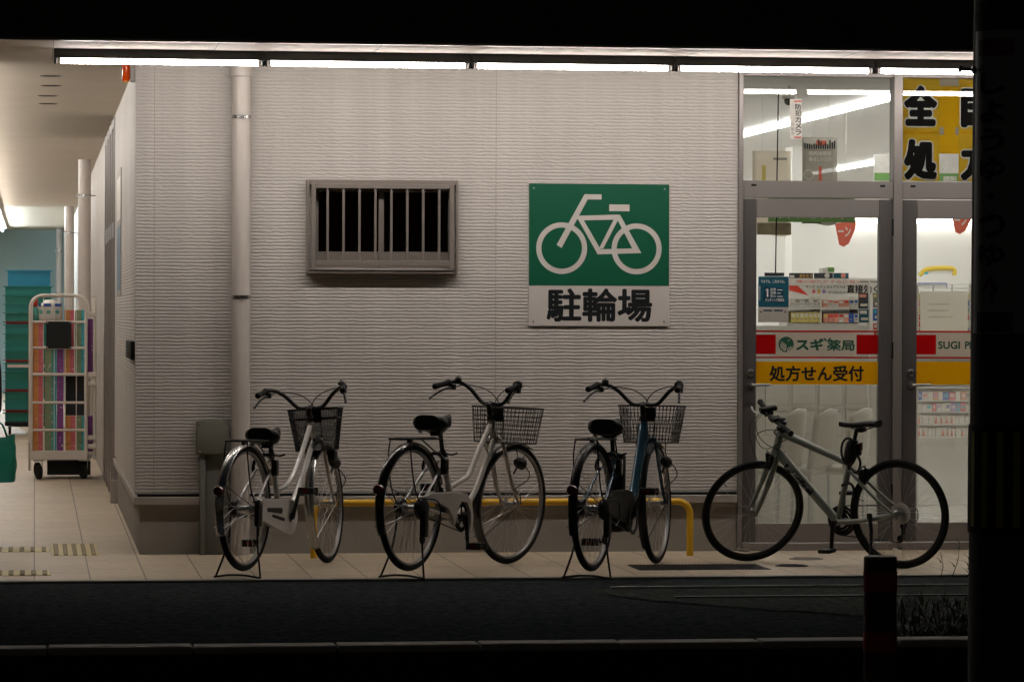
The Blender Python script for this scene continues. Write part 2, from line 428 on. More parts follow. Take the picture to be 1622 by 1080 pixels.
b.box((gx0 + .35, gy[1] - .03, -0.011), (9, gy[1] + 0.02, 0.0015), 'black')
tag(b.build('gutter', None, 0), kind='structure')
# near kerb: row of long stones
b = MB(); x = -8.0
while x < 9:
    L = 0.62; j = random.uniform(-.004, .004)
    b.rbox((x, NY - 0.155 + j, -0.022), (x + L - .007, NY + j, 0.012 + random.uniform(-.002, .002)), 'kerb_pale', .008); x += L
b.box((-8, NY - .145, -.5), (9, NY - .012, -.0225), 'soil_and_shade')  # dark box under the stones: shade of the kerb face put into its colour
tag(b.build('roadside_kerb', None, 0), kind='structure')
b = MB(); b.quad((-60, -60, -0.42), (60, -60, -0.42), (60, NY - 0.12, -0.42), (-60, NY - 0.12, -0.42), 'soil_and_shade'); tag(b.build('verge_ground', None, 0), kind='structure')

# tactile paving slabs on the walkway
def slab(u0, v0, u1, v1, bars):
    p0 = at_z(u0, v1); p1 = at_z(u1, v0); m = MB()
    m.rbox((p0.x, p0.y, -0.01), (p1.x, p1.y, 0.003), 'tactile', .002, 1)
    for k in range(bars):
        cx = p0.x + (p1.x - p0.x) * (k + .5) / bars
        m.rbox((cx - .013, p0.y + .01, 0.0), (cx + .013, p1.y - .01, 0.008), 'tactile_bar', .003, 1)
    return tag(m.build('tactile_paving', None, 0), kind='structure')
slab(-10, 867, 78, 874.5, 5); slab(82, 862, 152, 880, 5); slab(-10, 904, 80, 912, 5)

# ------------------------------------------------------------------ the shop building
shop = empty('shop_building')
tag(shop, 'long single-storey shop with pale ribbed siding, glazed doors and a wide lit canopy', 'building')
W0 = (X(497), X(716), Z(425, 0, 600), Z(296, 0, 600))      # window opening x0 x1 z0 z1
ZB = Z(782.3, 0, 216)                                         # siding foot
b = MB()
y0, y1 = 0.0, 0.12
b.box((CX, y0, ZB), (W0[0], y1, SOF), 'siding'); b.box((W0[1], y0, ZB), (DX0, y1, SOF), 'siding')
b.box((W0[0], y0, ZB), (W0[1], y1, W0[2]), 'siding'); b.box((W0[0], y0, W0[3]), (W0[1], y1, SOF), 'siding')
SY = at_x(182, 500, CX).y                                   # end of the side wall
b.box((CX, y1, ZB), (CX + .12, SY, SOF), 'siding')
b.build('siding', shop, 0)
# vertical panel joints
for u in (244, 785, 1090):
    b = MB(); x = X(u); b.box((x - .0022, -.0012, ZB), (x + .0022, .002, SOF), 'trim_metal' if u < 1000 else 'siding'); b.build('panel_joint', shop, 0)
b = MB()
b.box((CX - .006, -.006, ZB), (CX + .024, .001, SOF), 'siding'); b.box((CX - .006, .001, ZB), (CX - .001, .03, SOF), 'siding')
b.build('corner_bead', shop, 0)
# flashing and plinth
b = MB()
b.rbox((CX - .012, -.038, Z(799, 0, 216)), (DX0 - .004, .03, Z(786.5, 0, 216)), 'trim_metal', .003, 1)
b.rbox((CX - .012, .031, Z(799, 0, 216)), (CX + .05, SY, Z(786.5, 0, 216)), 'trim_metal', .003, 1)
b.box((CX + .01, -.012, Z(786.5, 0, 216) - .001), (DX0 - .004, .05, ZB + .001), 'black')
b.build('flashing', shop, 20)
b = MB(); b.box((CX + .022, .0, -.05), (DX0 - .002, .14, Z(799, 0, 216) + .01), 'plinth'); b.box((CX + .022, .14, -.05), (CX + .14, SY - .02, Z(799, 0, 216) + .01), 'plinth')
b.build('plinth', shop, 0)
b = MB(); b.rbox((CX - .03, SY, 0), (CX + .12, SY + .05, Z(760, SY, 181)), 'trim_metal', .004, 1); b.build('end_trim', shop, 20)
# canopy soffit with panel joints, edge and dark fascia
b = MB(); b.box((-8, EY + .055, SOF), (XR + 6, 60, SOF + .12), 'soffit')
for k in range(-9, 16):
    xx = 0.1 + k * 0.91; b.box((xx - .002, EY + .06, SOF - .0012), (xx + .002, -.02, SOF + .01), 'channel')
b.build('soffit', shop, 0)
b = MB(); b.box((-8, EY, SOF - .006), (XR + 6, EY + .05, SOF + .03), 'eave_edge'); b.build('eave_trim', shop, 0)
b = MB(); b.box((-8, EY - .03, SOF + .004), (XR + 6, EY - .004, SOF + 1.6), 'fascia'); b.box((-8, EY - .045, SOF + 1.6), (XR + 6, 60, SOF + 1.66), 'fascia')
b.build('fascia', shop, 0)
# round soffit vents above the walkway
for u, v in ((80, 120), (80, 135.5), (75, 151.5), (76, 164)):
    p = at_z(u, v, SOF); m = MB()
    m.lathe([(.085, .004), (.085, -.001), (.07, -.003), (0, -.003)], (p.x, p.y, SOF), UZ, 'soffit', 28)
    for k in range(-4, 5):
        hw = math.sqrt(max(0, .066 ** 2 - (k * .014) ** 2)); m.box((p.x - hw, p.y + k * .014 - .004, SOF - .0031), (p.x + hw, p.y + k * .014 + .004, SOF - .0045), 'black')
    m.build('soffit_vent', shop, 30)
# walkway: entrance glazing on the side wall beyond the corner, and the far blue wall
def frame_x(m, x, y0, y1, z0, z1, w, d, mt): m.rbox((x - d / 2, y0, z0), (x + d / 2, y1, z1), mt, .003, 1)
EX = CX + .03
b = MB()
ys = [SY + .05, SY + .9, SY + 1.75, SY + 2.6, SY + 3.5]
for y in ys: b.rbox((EX - .04, y, 0), (EX + .04, y + .07, SOF), 'aluminium', .004, 1)
b.rbox((EX - .035, ys[0] + .07, 2.02), (EX + .035, ys[-1], 2.14), 'aluminium', .004, 1)
b.rbox((EX - .035, ys[0] + .07, SOF - .07), (EX + .035, ys[-1], SOF - .001), 'aluminium', .004, 1)
for i in range(4):
    b.rbox((EX - .03, ys[i] + .07, 0.005), (EX + .03, ys[i + 1], .16), 'aluminium', .004, 1)
    for y in (ys[i] + .07, ys[i + 1] - .045): b.rbox((EX - .03, y, .16), (EX + .03, y + .045, 2.02), 'aluminium', .004, 1)
ent = b.build('entrance_frame', shop, 20)
for i in range(4):
    g = MB(); g.box((EX - .003, ys[i] + .115, .16), (EX + .003, ys[i + 1] - .045, 2.02), 'glass'); g.build('door_glass', ent, 0)
    g = MB(); g.box((EX - .003, ys[i] + .07, 2.14), (EX + .003, ys[i + 1], SOF - .07), 'glass'); g.build('transom_glass', ent, 0)
g = MB(); g.box((EX - .006, ys[1] + .115, 1.3), (EX - .004, ys[2] - .045, 1.5), 'p_salmon'); g.box((EX - .006, ys[0] + .115, 1.3), (EX - .004, ys[1] - .045, 1.46), 'p_salmon'); g.build('sign_film', ent, 0)
b = MB(); b.box((CX, ys[-1] + .07, 0), (CX + .12, 43.5, SOF), 'siding'); b.build('walkway_wall', shop, 0)
b = MB(); b.box((-9, 43.5, 0), (CX + 3, 43.7, SOF), 'blue_wall'); b.build('end_wall', shop, 0)
# restroom window: projecting frame, sill, grille bars, sashes
wy = -.055
win = MB()
xL, xR, zT, zB = X(485, wy), X(726, wy), Z(285, wy, 600), Z(433, wy, 600)
t = .017
win.rbox((xL, wy, zB), (xL + t, .03, zT), 'window_metal', .002, 1); win.rbox((xR - t, wy, zB), (xR, .03, zT), 'window_metal', .002, 1)
win.rbox((xL + t, wy + .004, zT - .03), (xR - t, .03, zT), 'window_metal', .002, 1)
win.rbox((xL + t, wy - .012, zB), (xR - t, .03, zB + .006), 'window_metal', .002, 1)
window = win.build('window', shop, 20)
m = MB(); ix0, ix1 = xL + .028, xR - .028; gt, gb = Z(292, wy, 600), Z(424, wy, 600)
m.rbox((ix0, wy - .012, gb - .005), (ix0 + .027, wy + .012, gt + .002), 'window_metal', .002, 1); m.rbox((ix1 - .027, wy - .012, gb - .005), (ix1, wy + .012, gt + .002), 'window_metal', .002, 1)
m.rbox((ix0 + .027, wy - .010, Z(421, wy, 600)), (ix1 - .027, wy + .010, Z(412.5, wy, 600)), 'window_metal', .002, 1)
m.rbox((ix0 + .027, wy - .010, Z(299, wy, 600)), (ix1 - .027, wy + .010, gt), 'window_metal', .002, 1)
for k in range(8):
    x = X(518.5 + k * 25.25, wy); m.tube([(x, wy + .001, Z(413, wy, 600)), (x, wy + .001, Z(298.5, wy, 600))], .0078, 'window_metal', 10)
for z in (Z(310, wy), Z(402, wy)):
    for x in (ix0 - .006, ix1 + .006): m.lathe([(.006, 0), (.006, .004), (0, .005)], (x, wy - .004, z), (0, -1, 0), 'zinc', 10)
m.build('grille', window, 20)
m = MB(); sy = .02
for a, c, yy in ((W0[0], X(609), .045), (X(600), W0[1], .02)):
    m.rbox((a, yy, W0[2]), (c, yy + .022, W0[2] + .100), 'window_metal', .002, 1); m.rbox((a, yy, W0[3] - .03), (c, yy + .022, W0[3]), 'window_metal', .002, 1)
    m.rbox((a, yy, W0[2] + .100), (a + .03, yy + .022, W0[3] - .03), 'window_metal', .002, 1); m.rbox((c - .022, yy, W0[2] + .100), (c, yy + .022, W0[3] - .03), 'window_metal', .002, 1)
m.build('sash', window, 20)
m = MB(); m.box((W0[0], .05, W0[2]), (W0[1], .056, W0[3]), 'glass_dark'); m.build('window_glass', window, 0)
# black sheet standing in for the darkness of the unlit restroom
b = MB(); b.box((W0[0] - .3, .3, .9), (W0[1] + .3, .34, 2.6), 'black'); b.build('restroom_dark_sheet', shop, 0)

# glazed front: frame, two doors, two transom lights
fy0, fy1 = -.02, .10
def V(v): return Z(v, 0, 1300)
b = MB()
jx = [(1168.5, 1176), (1414, 1428), (1648, 1666)]
for a, c in jx: b.rbox((X(a), fy0, 0.012), (X(c), fy1, SOF), 'aluminium', .003, 1)
for a, c in ((1176, 1414), (1428, 1648)):
    b.rbox((X(a), fy0 + .012, V(314)), (X(c), fy1, V(287)), 'aluminium', .003, 1)
    b.rbox((X(a), fy0 + .012, V(122)), (X(c), fy1, SOF - .0005), 'aluminium', .003, 1)
    b.rbox((X(a), fy0 - .01, V(872)), (X(c), fy1, V(859)), 'aluminium', .003, 1)
    for k, uu in enumerate((a + 17, c - 17)):
        b.rbox((X(uu) - .016, fy0 + .0105, V(296)), (X(uu) + .016, fy0 + .013, V(292.5)), 'black', .001, 1)
front = b.build('glazed_front_frame', shop, 20)
b = MB(); b.box((DX0, .0, -.02), (XR + 6, .14, V(872.0)), 'plinth'); b.build('threshold', shop, 0)
b = MB(); b.box((X(1666), 0, 0), (XR + 6, .12, SOF), 'siding'); b.build('right_siding', shop, 0)
for i, (a, c) in enumerate(((1176, 1414), (1428, 1648))):
    g = MB(); g.box((X(a), .036, V(287)), (X(c), .044, V(122)), 'glass'); g.build('transom_glass', front, 0)
    l, r = a + 22, c - 22
    if i == 1: l = a + 24
    d = MB()
    d.rbox((X(a) + .003, .0, V(858)), (X(l), .05, V(315.5)), 'aluminium_dark', .003, 1)
    d.rbox((X(r), .0, V(858)), (X(c) - .003, .05, V(315.5)), 'aluminium_dark', .003, 1)
    d.rbox((X(l), .002, V(345)), (X(r), .048, V(315.5)), 'aluminium', .003, 1)
    d.rbox((X(l), .002, V(858)), (X(r), .048, V(828)), 'aluminium', .003, 1)
    door = d.build('door', shop, 20)
    g = MB(); g.box((X(l), .022, V(828)), (X(r), .030, V(345)), 'glass'); g.build('door_glass', door, 0)
    h = MB(); hx = X(l - 9)
    h.lathe([(.021, 0), (.021, .012), (.012, .016), (0, .016)], (hx + .0, 0, V(590)), (0, -1, 0), 'zinc', 24); h.rbox((hx - .002, -.018, V(594)), (hx + .002, -.016, V(586)), 'black', .001, 1)
    h.build('lock', door, 30)
    h = MB(); zz = V(609.5)
    h.lathe([(.022, 0), (.022, .008), (0, .008)], (hx, 0, zz), (0, -1, 0), 'zinc', 24)
    h.tube(spline([(hx, -.006, zz), (hx, -.045, zz), (hx + .02, -.06, zz), (hx + .11, -.06, zz + .002)], 6), .0085, 'zinc', 10)
    h.build('handle', door, 40)
    for z in (V(360), V(555), V(780)): h = MB(); h.cyl((X(c) - .002, -.012, z - .05), (X(c) - .002, -.012, z + .05), .007, 'black', 12); h.build('hinge', door, 40)
    # window film with the shop's bands
    s = MB(); ys_ = .0195
    def R(u0, v0, u1, v1, mt, y=ys_): s.box((X(u0), y, V(v1)), (X(u1), y + .0012, V(v0)), mt)
    def T(body, u0, v0, u1, v1, mt, bold=0.02, y=ys_ - .0008): s.text(body, (X(u0), y, V(v1)), UX, UZ, (X(u1) - X(u0), V(v0) - V(v1)), mt, bold)
    R(l, 523.5, r, 526.2, 'band_red'); R(l, 565, r, 567.5, 'band_red'); R(l, 572.5, r, 609, 'band_yellow')
    if i == 0:
        R(l + 32, 530, r - 34, 561, 'band_white'); R(l, 530, l + 32, 561, 'band_red'); R(r - 34, 530, r, 561, 'band_red')
        R(l + 32, 526.2, r - 34, 530, 'band_white'); R(l + 32, 561, r - 34, 565, 'band_white')
        T('処方せん受付', 1220, 579, 1369.5, 604, 'sign_black', .032)
        T('スギ', 1262, 536, 1306, 555.5, 'logo_green', .05); T('薬局', 1311, 538, 1355, 555.5, 'logo_green', .028)
        # leaf roundel
        cx, cz, rr = X(1246.5), V(545.5), X(1258.5) - X(1246.5); uy = ys_ - .001
        s.lathe([(rr, 0), (rr, -.0006), (0, -.0006)], (cx, uy + .0002, cz), UY, 'logo_green', 40)
        def leaf(ax, az, L, wd, ang, mt, y):
            P = []
            for k in range(17):
                t = k / 16; P.append((math.sin(math.pi * t) * wd * (1 - .25 * t), t * L))
            P = P + [(-a, c) for a, c in reversed(P[1:-1])]
            ca, sa = math.cos(ang), math.sin(ang)
            s.prism(P, (ax, y, az), (ca, 0, sa), (-sa, 0, ca), (0, -.0003, 0), mt)
        leaf(cx - rr * .1, cz - rr * .9, rr * 1.5, rr * .46, .38, 'band_white', uy - .0006)
        leaf(cx + rr * .08, cz - rr * .95, rr * 1.1, rr * .34, -.85, 'band_white', uy - .0006)
        for k in range(4):
            for sg in (-1, 1): leaf(cx - rr * (.25 + .09 * k), cz - rr * (.55 - .3 * k), rr * .42, rr * .045, .38 + sg * .75, 'logo_green', uy - .001)
        for k in range(3):
            for sg in (-1, 1): leaf(cx + rr * (.28 + .2 * k), cz - rr * (.72 - .2 * k), rr * .32, rr * .045, -.85 + sg * .75, 'logo_green', uy - .001)
        leaf(cx + rr * .2, cz + rr * .25, rr * .55, rr * .1, -.4, 'band_white', uy - .0006); leaf(cx + rr * .05, cz + rr * .5, rr * .5, rr * .1, -1.5, 'band_white', uy - .0006)
        leaf(X(1311), V(541), .032, .007, .75, 'logo_green', uy); leaf(X(1312), V(541), .034, .007, -.75, 'logo_green', uy)
    else:
        R(l + 32, 526.2, r, 565, 'band_white'); R(l, 530, l + 32, 561, 'band_red'); R(l, 526.2, l + 32, 530, 'band_white'); R(l, 561, l + 32, 565, 'band_white')
        T('SUGI', 1487.5, 540, 1522, 552.5, 'logo_green', .03); T('PHARMACY', 1530, 540, 1602, 552.5, 'logo_green', .03)
    s.build('sign_film', door, 0)
    s = MB(); s.box((X(l), .0315, V(828)), (X(r), .0327, V(609.5)), 'film'); s.build('frosted_film', door, 0)

# shop interior shell
IY = 20.0
b = MB(); b.box((CX + .14, .16, -.02), (XR + 5, IY, .004), 'shop_floor'); b.build('interior_floor', shop, 0)
b = MB(); b.box((CX + .14, .145, SOF - .03), (XR + 5, IY, SOF - .002), 'shop_ceiling'); b.build('interior_ceiling', shop, 0)
b = MB(); b.box((CX + .14, IY, 0), (XR + 5, IY + .1, SOF - .03), 'shop_white'); b.box((XR + 5, .15, 0), (XR + 5.1, IY, SOF - .03), 'shop_white')
b.box((X(1168) - .35, .121, 0), (X(1168) - .25, 5.0, SOF - .03), 'shop_white'); b.box((CX + .14, 5.0, 0), (X(1168) - .25, 5.1, SOF - .03), 'shop_white')
cxw = (X(1254, 9), X(1286, 9)); b.box((cxw[0], 9.0, 0), (cxw[1], 9.3, SOF - .03), 'shop_white')
b.build('interior_wall', shop, 0)
# ================================================================== LAMPS
def tube_span(u0, u1, n):
    yT = at_y(811, 110, 0).y - .95
    for k, (a, c) in enumerate(((96.4, 408.8), (429.6, 735.7), (756.5, 1057.5), (1079, 1374.8), (1395.5, 1684), (1705, 1985))):
        vb = 101 + (a - 97) * .0121
        x0, x1 = X(a, yT, 105), X(c, yT, 105); zb = Z(105, yT, 420) ; zc = zb + .016
        e0 = .04 if k == 0 else .0375; xa, xb = x0 - e0, x1 + .0375
        r = empty('batten_light', ((xa + xb) / 2, yT, SOF))
        tag(r, ORD[k] + ' of the lit tube lights in the dark channel along the canopy edge', 'light', 'tube lights along the canopy')
        m = MB(); m.rbox((xa + .001, yT - .032, zc + .014), (xb - .001, yT + .032, SOF - .0005), 'channel', .003, 1)
        for xe in (xa + .001, xb - .018): m.rbox((xe, yT - .024, zc - .018), (xe + .017, yT + .024, zc + .0138), 'channel', .003, 1)
        for j in range(4):
            bx = xa + (xb - xa) * (j + .5) / 4; m.rbox((bx - .025, yT + .0325, zc + .02), (bx + .025, yT + .05, SOF - .004), 'trim_metal', .003, 1)
        o = m.build('channel', r, 30, (0, 0, 0)); o.matrix_parent_inverse = Matrix.Translation(-r.location)
        m = MB(); m.cyl((x0, yT - .004, zc), (x1, yT - .004, zc), .0155, 'tube_light', 18)
        o = m.build('tube', r, 60, (0, 0, 0)); o.matrix_parent_inverse = Matrix.Translation(-r.location)
ORD = ['first', 'second', 'third', 'fourth', 'fifth', 'sixth', 'seventh', 'eighth', 'ninth', 'tenth', 'eleventh', 'twelfth', 'thirteenth', 'fourteenth', 'fifteenth', 'sixteenth', 'seventeenth', 'eighteenth', 'nineteenth', 'twentieth']
tube_span(0, 0, 0)
# walkway lamps in one line under the soffit
hx = -.56
yl = [0.3 + 2.9 * k for k in range(14)]
for k, y in enumerate(yl):
    L = 2.88; lm = 'hall_light' if k < 10 else 'far_light'
    m = MB(); m.box((hx - .07, y, SOF - .04), (hx + .07, y + L, SOF - .0005), 'trim_metal'); r = empty('walkway_light', (hx, y, SOF))
    tag(r, ORD[k] + ' lit tube light from the street in the line under the walkway ceiling', 'light', 'tube lights over the walkway')
    o = m.build('housing', r, 0); o.matrix_parent_inverse = Matrix.Translation(-r.location)
    m = MB(); m.cyl((hx, y + .03, SOF - .075), (hx, y + L - .03, SOF - .075), .017, lm, 14)
    for q in (y + .01, y + L - .03): m.box((hx - .018, q, SOF - .095), (hx + .018, q + .019, SOF - .0405), 'trim_metal')
    o = m.build('tube', r, 60); o.matrix_parent_inverse = Matrix.Translation(-r.location)
# ceiling strips of the shop, running into the depth
def strip(p, q, wd, lab):
    m = MB(); p, q = Vector(p), Vector(q); d = (q - p).normalized(); n = Vector((-d.y, d.x, 0)) * wd / 2
    m.prism([(0, 0), (1, 0), (1, 1), (0, 1)], p - n + Vector((0, 0, -.03)), (q - p), n * 2, (0, 0, .028), 'shop_light')
    tag(m.build('ceiling_strip', None, 0), lab, 'light', 'light strips on the shop ceiling')
sz = SOF - .031
xa = at_z(1290, 182, sz).x; xb = at_z(1336, 264, sz).x
strip((xa, 1.6, sz), (xa, 19.5, sz), .050, 'lit ceiling strip crossing the upper pane over the left glass door')
strip((xb, 1.6, sz), (xb, 19.5, sz), .050, 'lit ceiling strip low in the upper pane beside the green sign')
strip((xb + 2.1, 1.6, sz), (xb + 2.1, 19.5, sz), .050, 'lit ceiling strip beyond the yellow poster on the right')
strip((2.0, 5.8, sz), (2.0, 19.5, sz), .050, 'lit ceiling strip behind the walkway entrance glazing')
p = at_y(1350, 350, IY - .06); m = MB(); m.box((X(1340, IY - .06), IY - .08, p.z - .03), (XR + 4.5, IY - .003, p.z + .03), 'wall_strip')
tag(m.build('wall_light', None, 0), 'long lit strip high on the back wall of the shop', 'light')
m = MB(); p = at_y(1269, 163, 1.2)

# ================================================================== FIXTURES ON THE WALL
def pipe_thing(x, y, rr, ztop, clamps, lab, foot=0.0, axis=(0, -1, 0), socket=True):
    r = empty('drainpipe', (x, y, foot)); tag(r, lab, 'pipe', 'pale drainpipes of the shop')
    m = MB(); m.lathe([(rr, foot), (rr, ztop)], (x, y, 0), UZ, 'pipe', 28); o = m.build('pipe', r, 40); o.matrix_parent_inverse = Matrix.Translation(-r.location)
    if socket:
        m = MB(); m.lathe([(rr * 1.001, ztop - .09), (rr * 1.14, ztop - .085), (rr * 1.14, ztop - .0005)], (x, y, 0), UZ, 'pipe', 28); o = m.build('socket', r, 40); o.matrix_parent_inverse = Matrix.Translation(-r.location)
    for z in clamps:
        m = MB(); m.lathe([(rr * 1.002, z - .011), (rr * 1.05, z - .010), (rr * 1.05, z + .010), (rr * 1.002, z + .011)], (x, y, 0), UZ, 'chrome', 28)
        a = Vector(axis); c = Vector((x, y, z)) + a * rr * 1.06; s = a.cross(UZ)
        m.prism([(-.012, -.009), (.012, -.009), (.012, .009), (-.012, .009)], c - a * .004, s, UZ, a * .016, 'chrome')
        m.cyl(Vector((x, y, z)) - a * rr, Vector((x, y, z)) - a * (rr + .05), .006, 'zinc', 8)
        o = m.build('clamp', r, 40); o.matrix_parent_inverse = Matrix.Translation(-r.location)
pipe_thing(X(381.5, -.075), -.075, (X(396.5, -.07) - X(367, -.07)) / 2, SOF, (Z(190, -.07), Z(472, -.07)), 'thick pale drainpipe running down the ribbed front wall')
pp = at_z(131, 253, SOF); pipe_thing(CX - .12, pp.y, .062, SOF, (Z(315, pp.y), ), 'pale drainpipe standing nearest the corner in the walkway', axis=(-1, 0, 0), socket=False)
pp = at_z(107, 327, SOF); pipe_thing(CX - .12, pp.y, .068, SOF, (Z(373, pp.y), ), 'pale drainpipe farther along the walkway, before the blue wall', axis=(-1, 0, 0), socket=False)
pipe_thing(CX - .17, 42.5, .062, SOF, (Z(401, 42.5), ), 'bluish drainpipe at the far blue end of the walkway', axis=(-1, 0, 0), socket=False)
# electric box with its duct
r = empty('meter_box', (X(339, -.06), -.06, 0)); tag(r, 'grey electric box on a square duct at the foot of the ribbed wall', 'box')
m = MB(); m.rbox((X(312, -.1), -.10, Z(719, -.1, 340)), (X(363.5, -.1), -.001, Z(667, -.1, 340)), 'box_grey', .005)
for u in (317, 359):
    for v in (672, 714): m.lathe([(.006, 0), (.006, .003), (0, .004)], (X(u, -.1), -.10, Z(v, -.1)), (0, -1, 0), 'zinc', 10)
o = m.build('cabinet', r, 30); o.matrix_parent_inverse = Matrix.Translation(-r.location)
m = MB(); zt = Z(719, -.1, 340) - .001
m.rbox((X(317, -.08), -.085, 0.0), (X(326, -.08), -.04, zt), 'duct_grey', .002); m.rbox((X(326.5, -.08), -.06, 0.0), (X(366, -.08), -.04, zt), 'duct_grey', .002)
o = m.build('duct', r, 30); o.matrix_parent_inverse = Matrix.Translation(-r.location)

# bicycle parking sign
sy = -.014
r = empty('parking_sign', (X(948, sy), sy, Z(404, sy, 948))); tag(r, 'green and white bicycle parking sign screwed to the ribbed wall', 'sign')
def put(m, name, par, sm=0):
    o = m.build(name, par, sm); o.matrix_parent_inverse = Matrix.Translation(-par.location); return o
def SX(u): return X(u, sy)
def SZ(v): return Z(v, sy, 948)
m = MB(); m.rbox((SX(837), sy, SZ(516.5)), (SX(1060), -.0005, SZ(291)), 'sign_white', .002, 1); put(m, 'board', r)
m = MB(); m.box((SX(837.5), sy - .0012, SZ(452.5)), (SX(1059.5), sy - .0004, SZ(291.5)), 'sign_green'); put(m, 'green_panel', r)
m = MB(); k = 260 / 1080.0
def SP(x, y): return (SX(820 + x * k), SZ(270 + y * k))
def poly(pts, y=sy - .0024):
    q = [SP(*p) for p in pts]; m.prism([(a, c) for a, c in q], (0, y, 0), UX, UZ, (0, .0010, 0), 'sign_white')
def bar(a, c, wd):
    a, c = Vector(a), Vector(c); d = (c - a).normalized(); n_ = Vector((-d.y, d.x)) * wd / 2; poly([a + n_, c + n_, c - n_, a - n_])
YO = [0]
def ring(cx, cy, ro, ri):
    c = SP(cx, cy); ko = (SX(820 + 100 * k) - SX(820)) / 100
    m.lathe([(ri * ko, 0), (ro * ko, 0), (ro * ko, .0009), (ri * ko, .0009)], (c[0], sy - .0023, c[1]), UY, 'sign_white', 64, closed=True)
ring(288, 513, 168, 134); ring(781, 515, 166, 132)
poly([(437, 158), (549, 158), (549, 192), (458, 192), (287, 512), (255, 491)], sy - .00245)
poly([(600, 224), (733, 224), (733, 268), (600, 268)])
poly([(383, 300), (670, 290), (655, 323), (421, 330), (385, 322)], sy - .0026)
poly([(392, 318), (428, 322), (542, 515), (525, 552)], sy - .00275)
poly([(632, 318), (662, 318), (560, 516), (532, 516)], sy - .0029)
poly([(637, 292), (670, 290), (812, 543), (768, 543)], sy - .00305)
poly([(525, 520), (770, 511), (812, 543), (525, 552)], sy - .0032)
put(m, 'bicycle_symbol', r)
m = MB(); m.text('駐輪場', (SX(865.5), sy - .0008, SZ(510)), UX, UZ, (SX(1033) - SX(865.5), SZ(456.5) - SZ(510)), 'sign_black', .030); put(m, 'lettering', r)
for u in (845, 1052):
    for v in (299, 509): m = MB(); m.lathe([(.006, 0), (.006, -.002), (.003, -.003), (0, -.003)], (SX(u), sy - .001, SZ(v)), UY, 'zinc', 12); put(m, 'screw', r, 40)

# yellow hoop rail
ry = -.42; zr = Z(795, ry, 800); x0, x1 = X(498, ry), X(1094, ry); c = .075
m = MB(); m.tube([(x0, ry, 0), (x0, ry, zr - c)] + [(x0 + c - c * math.cos(a), ry, zr - c + c * math.sin(a)) for a in [rad(15 * i) for i in range(1, 7)]] +
       [(x1 - c + c * math.sin(a), ry, zr - c + c * math.cos(a)) for a in [rad(15 * i) for i in range(0, 7)]] + [(x1, ry, 0)], .0205, 'yellow_paint', 16)
tag(m.build('hoop_rail', None, 60), 'low yellow hoop rail standing on the pavement behind the bicycles', 'rail')

# orange warning lamp, wall phone, poster on the side wall
p = at_x(212, 110, CX); y = .12
r = empty('warning_lamp', (CX - .05, y, 2.85)); tag(r, 'small orange warning lamp on a bracket high at the wall corner', 'lamp')
m = MB(); ux = X(199.5, y, 120); m.lathe([(0, Z(136, y)), (.02, Z(136, y)), (.024, Z(133, y)), (.024, Z(108, y)), (0, Z(106.5, y))], (ux, y, 0), UZ, 'orange_lens', 24); put(m, 'lens', r, 40)
m = MB(); m.lathe([(0, Z(138, y)), (.018, Z(138, y)), (.021, Z(135.4, y)), (0, Z(135.4, y))], (ux, y, 0), UZ, 'amber_cap', 20); put(m, 'end_cap', r, 40)
m = MB(); m.rbox((ux + .026, y - .04, Z(137, y)), (CX - .007, y + .04, Z(106, y)), 'trim_metal', .003, 1); put(m, 'bracket', r, 20)
py0 = at_x(214.5, 555, CX).y; py1 = at_x(206, 555, CX).y
r = empty('intercom', (CX - .02, py0, 1.2)); tag(r, 'small black intercom on the side wall near the corner', 'intercom')
m = MB(); m.rbox((CX - .028, py0, Z(571, py0)), (CX - .0015, py1, Z(541, py0)), 'black', .01); put(m, 'body', r, 40)
m = MB(); m.rbox((CX - .030, py0 + .15, Z(553, py0)), (CX - .0285, py1 - .15, Z(547, py0)), 'iron', .001, 1); put(m, 'button', r, 0)
a0, a1 = at_x(192.5, 380, CX).y, at_x(186.5, 380, CX).y
m = MB(); m.box((CX - .006, a0, Z(470, a0)), (CX - .001, a1, Z(270, a0)), 'poster_grey'); m.box((CX - .0075, a0 + .05, Z(462, a0)), (CX - .0062, a1 - .05, Z(360, a0)), 'poster_blue')
m.box((CX - .0075, a0 + .05, Z(350, a0)), (CX - .0062, a1 - .05, Z(282, a0)), 'p_white')
tag(m.build('wall_poster', None, 0), 'narrow grey and blue poster on the side wall by the entrance', 'poster')

# drain grate and manhole covers
p0 = at_z(1013, 903); p1 = at_z(1198, 893.5)
m = MB(); m.box((p0.x, p0.y, -.01), (p1.x, p1.y, .0025), 'iron')
k = p0.x + .012
while k < p1.x - .02: m.box((k, p0.y + .015, .0025), (k + .008, p1.y - .015, .0055), 'black'); k += .02
tag(m.build('drain_grate', None, 0), 'long dark drain grate set in the pavement under the parked bicycles', 'grate')
for (u, v, ru, lab) in ((1254, 896, 26, 'round dark manhole cover in the pavement beside the drain grate'), (1277, 885, 27, 'round tile-coloured manhole cover under the pale sports bicycle')):
    c = at_z(u, v); rr = (at_z(u + ru, v) - c).length
    m = MB(); m.lathe([(rr, .001), (rr, .004), (rr * .9, .005), (0, .005)], c, UZ, 'iron' if v > 890 else 'plinth', 32)
    for i in range(-3, 4):
        hw = math.sqrt(max(0, (rr * .8) ** 2 - (i * rr * .22) ** 2)); m.box((c.x - hw, c.y + i * rr * .22 - .006, .005), (c.x + hw, c.y + i * rr * .22 + .006, .0075), 'iron' if v > 890 else 'plinth')
    tag(m.build('manhole_cover', None, 30), lab, 'manhole cover')
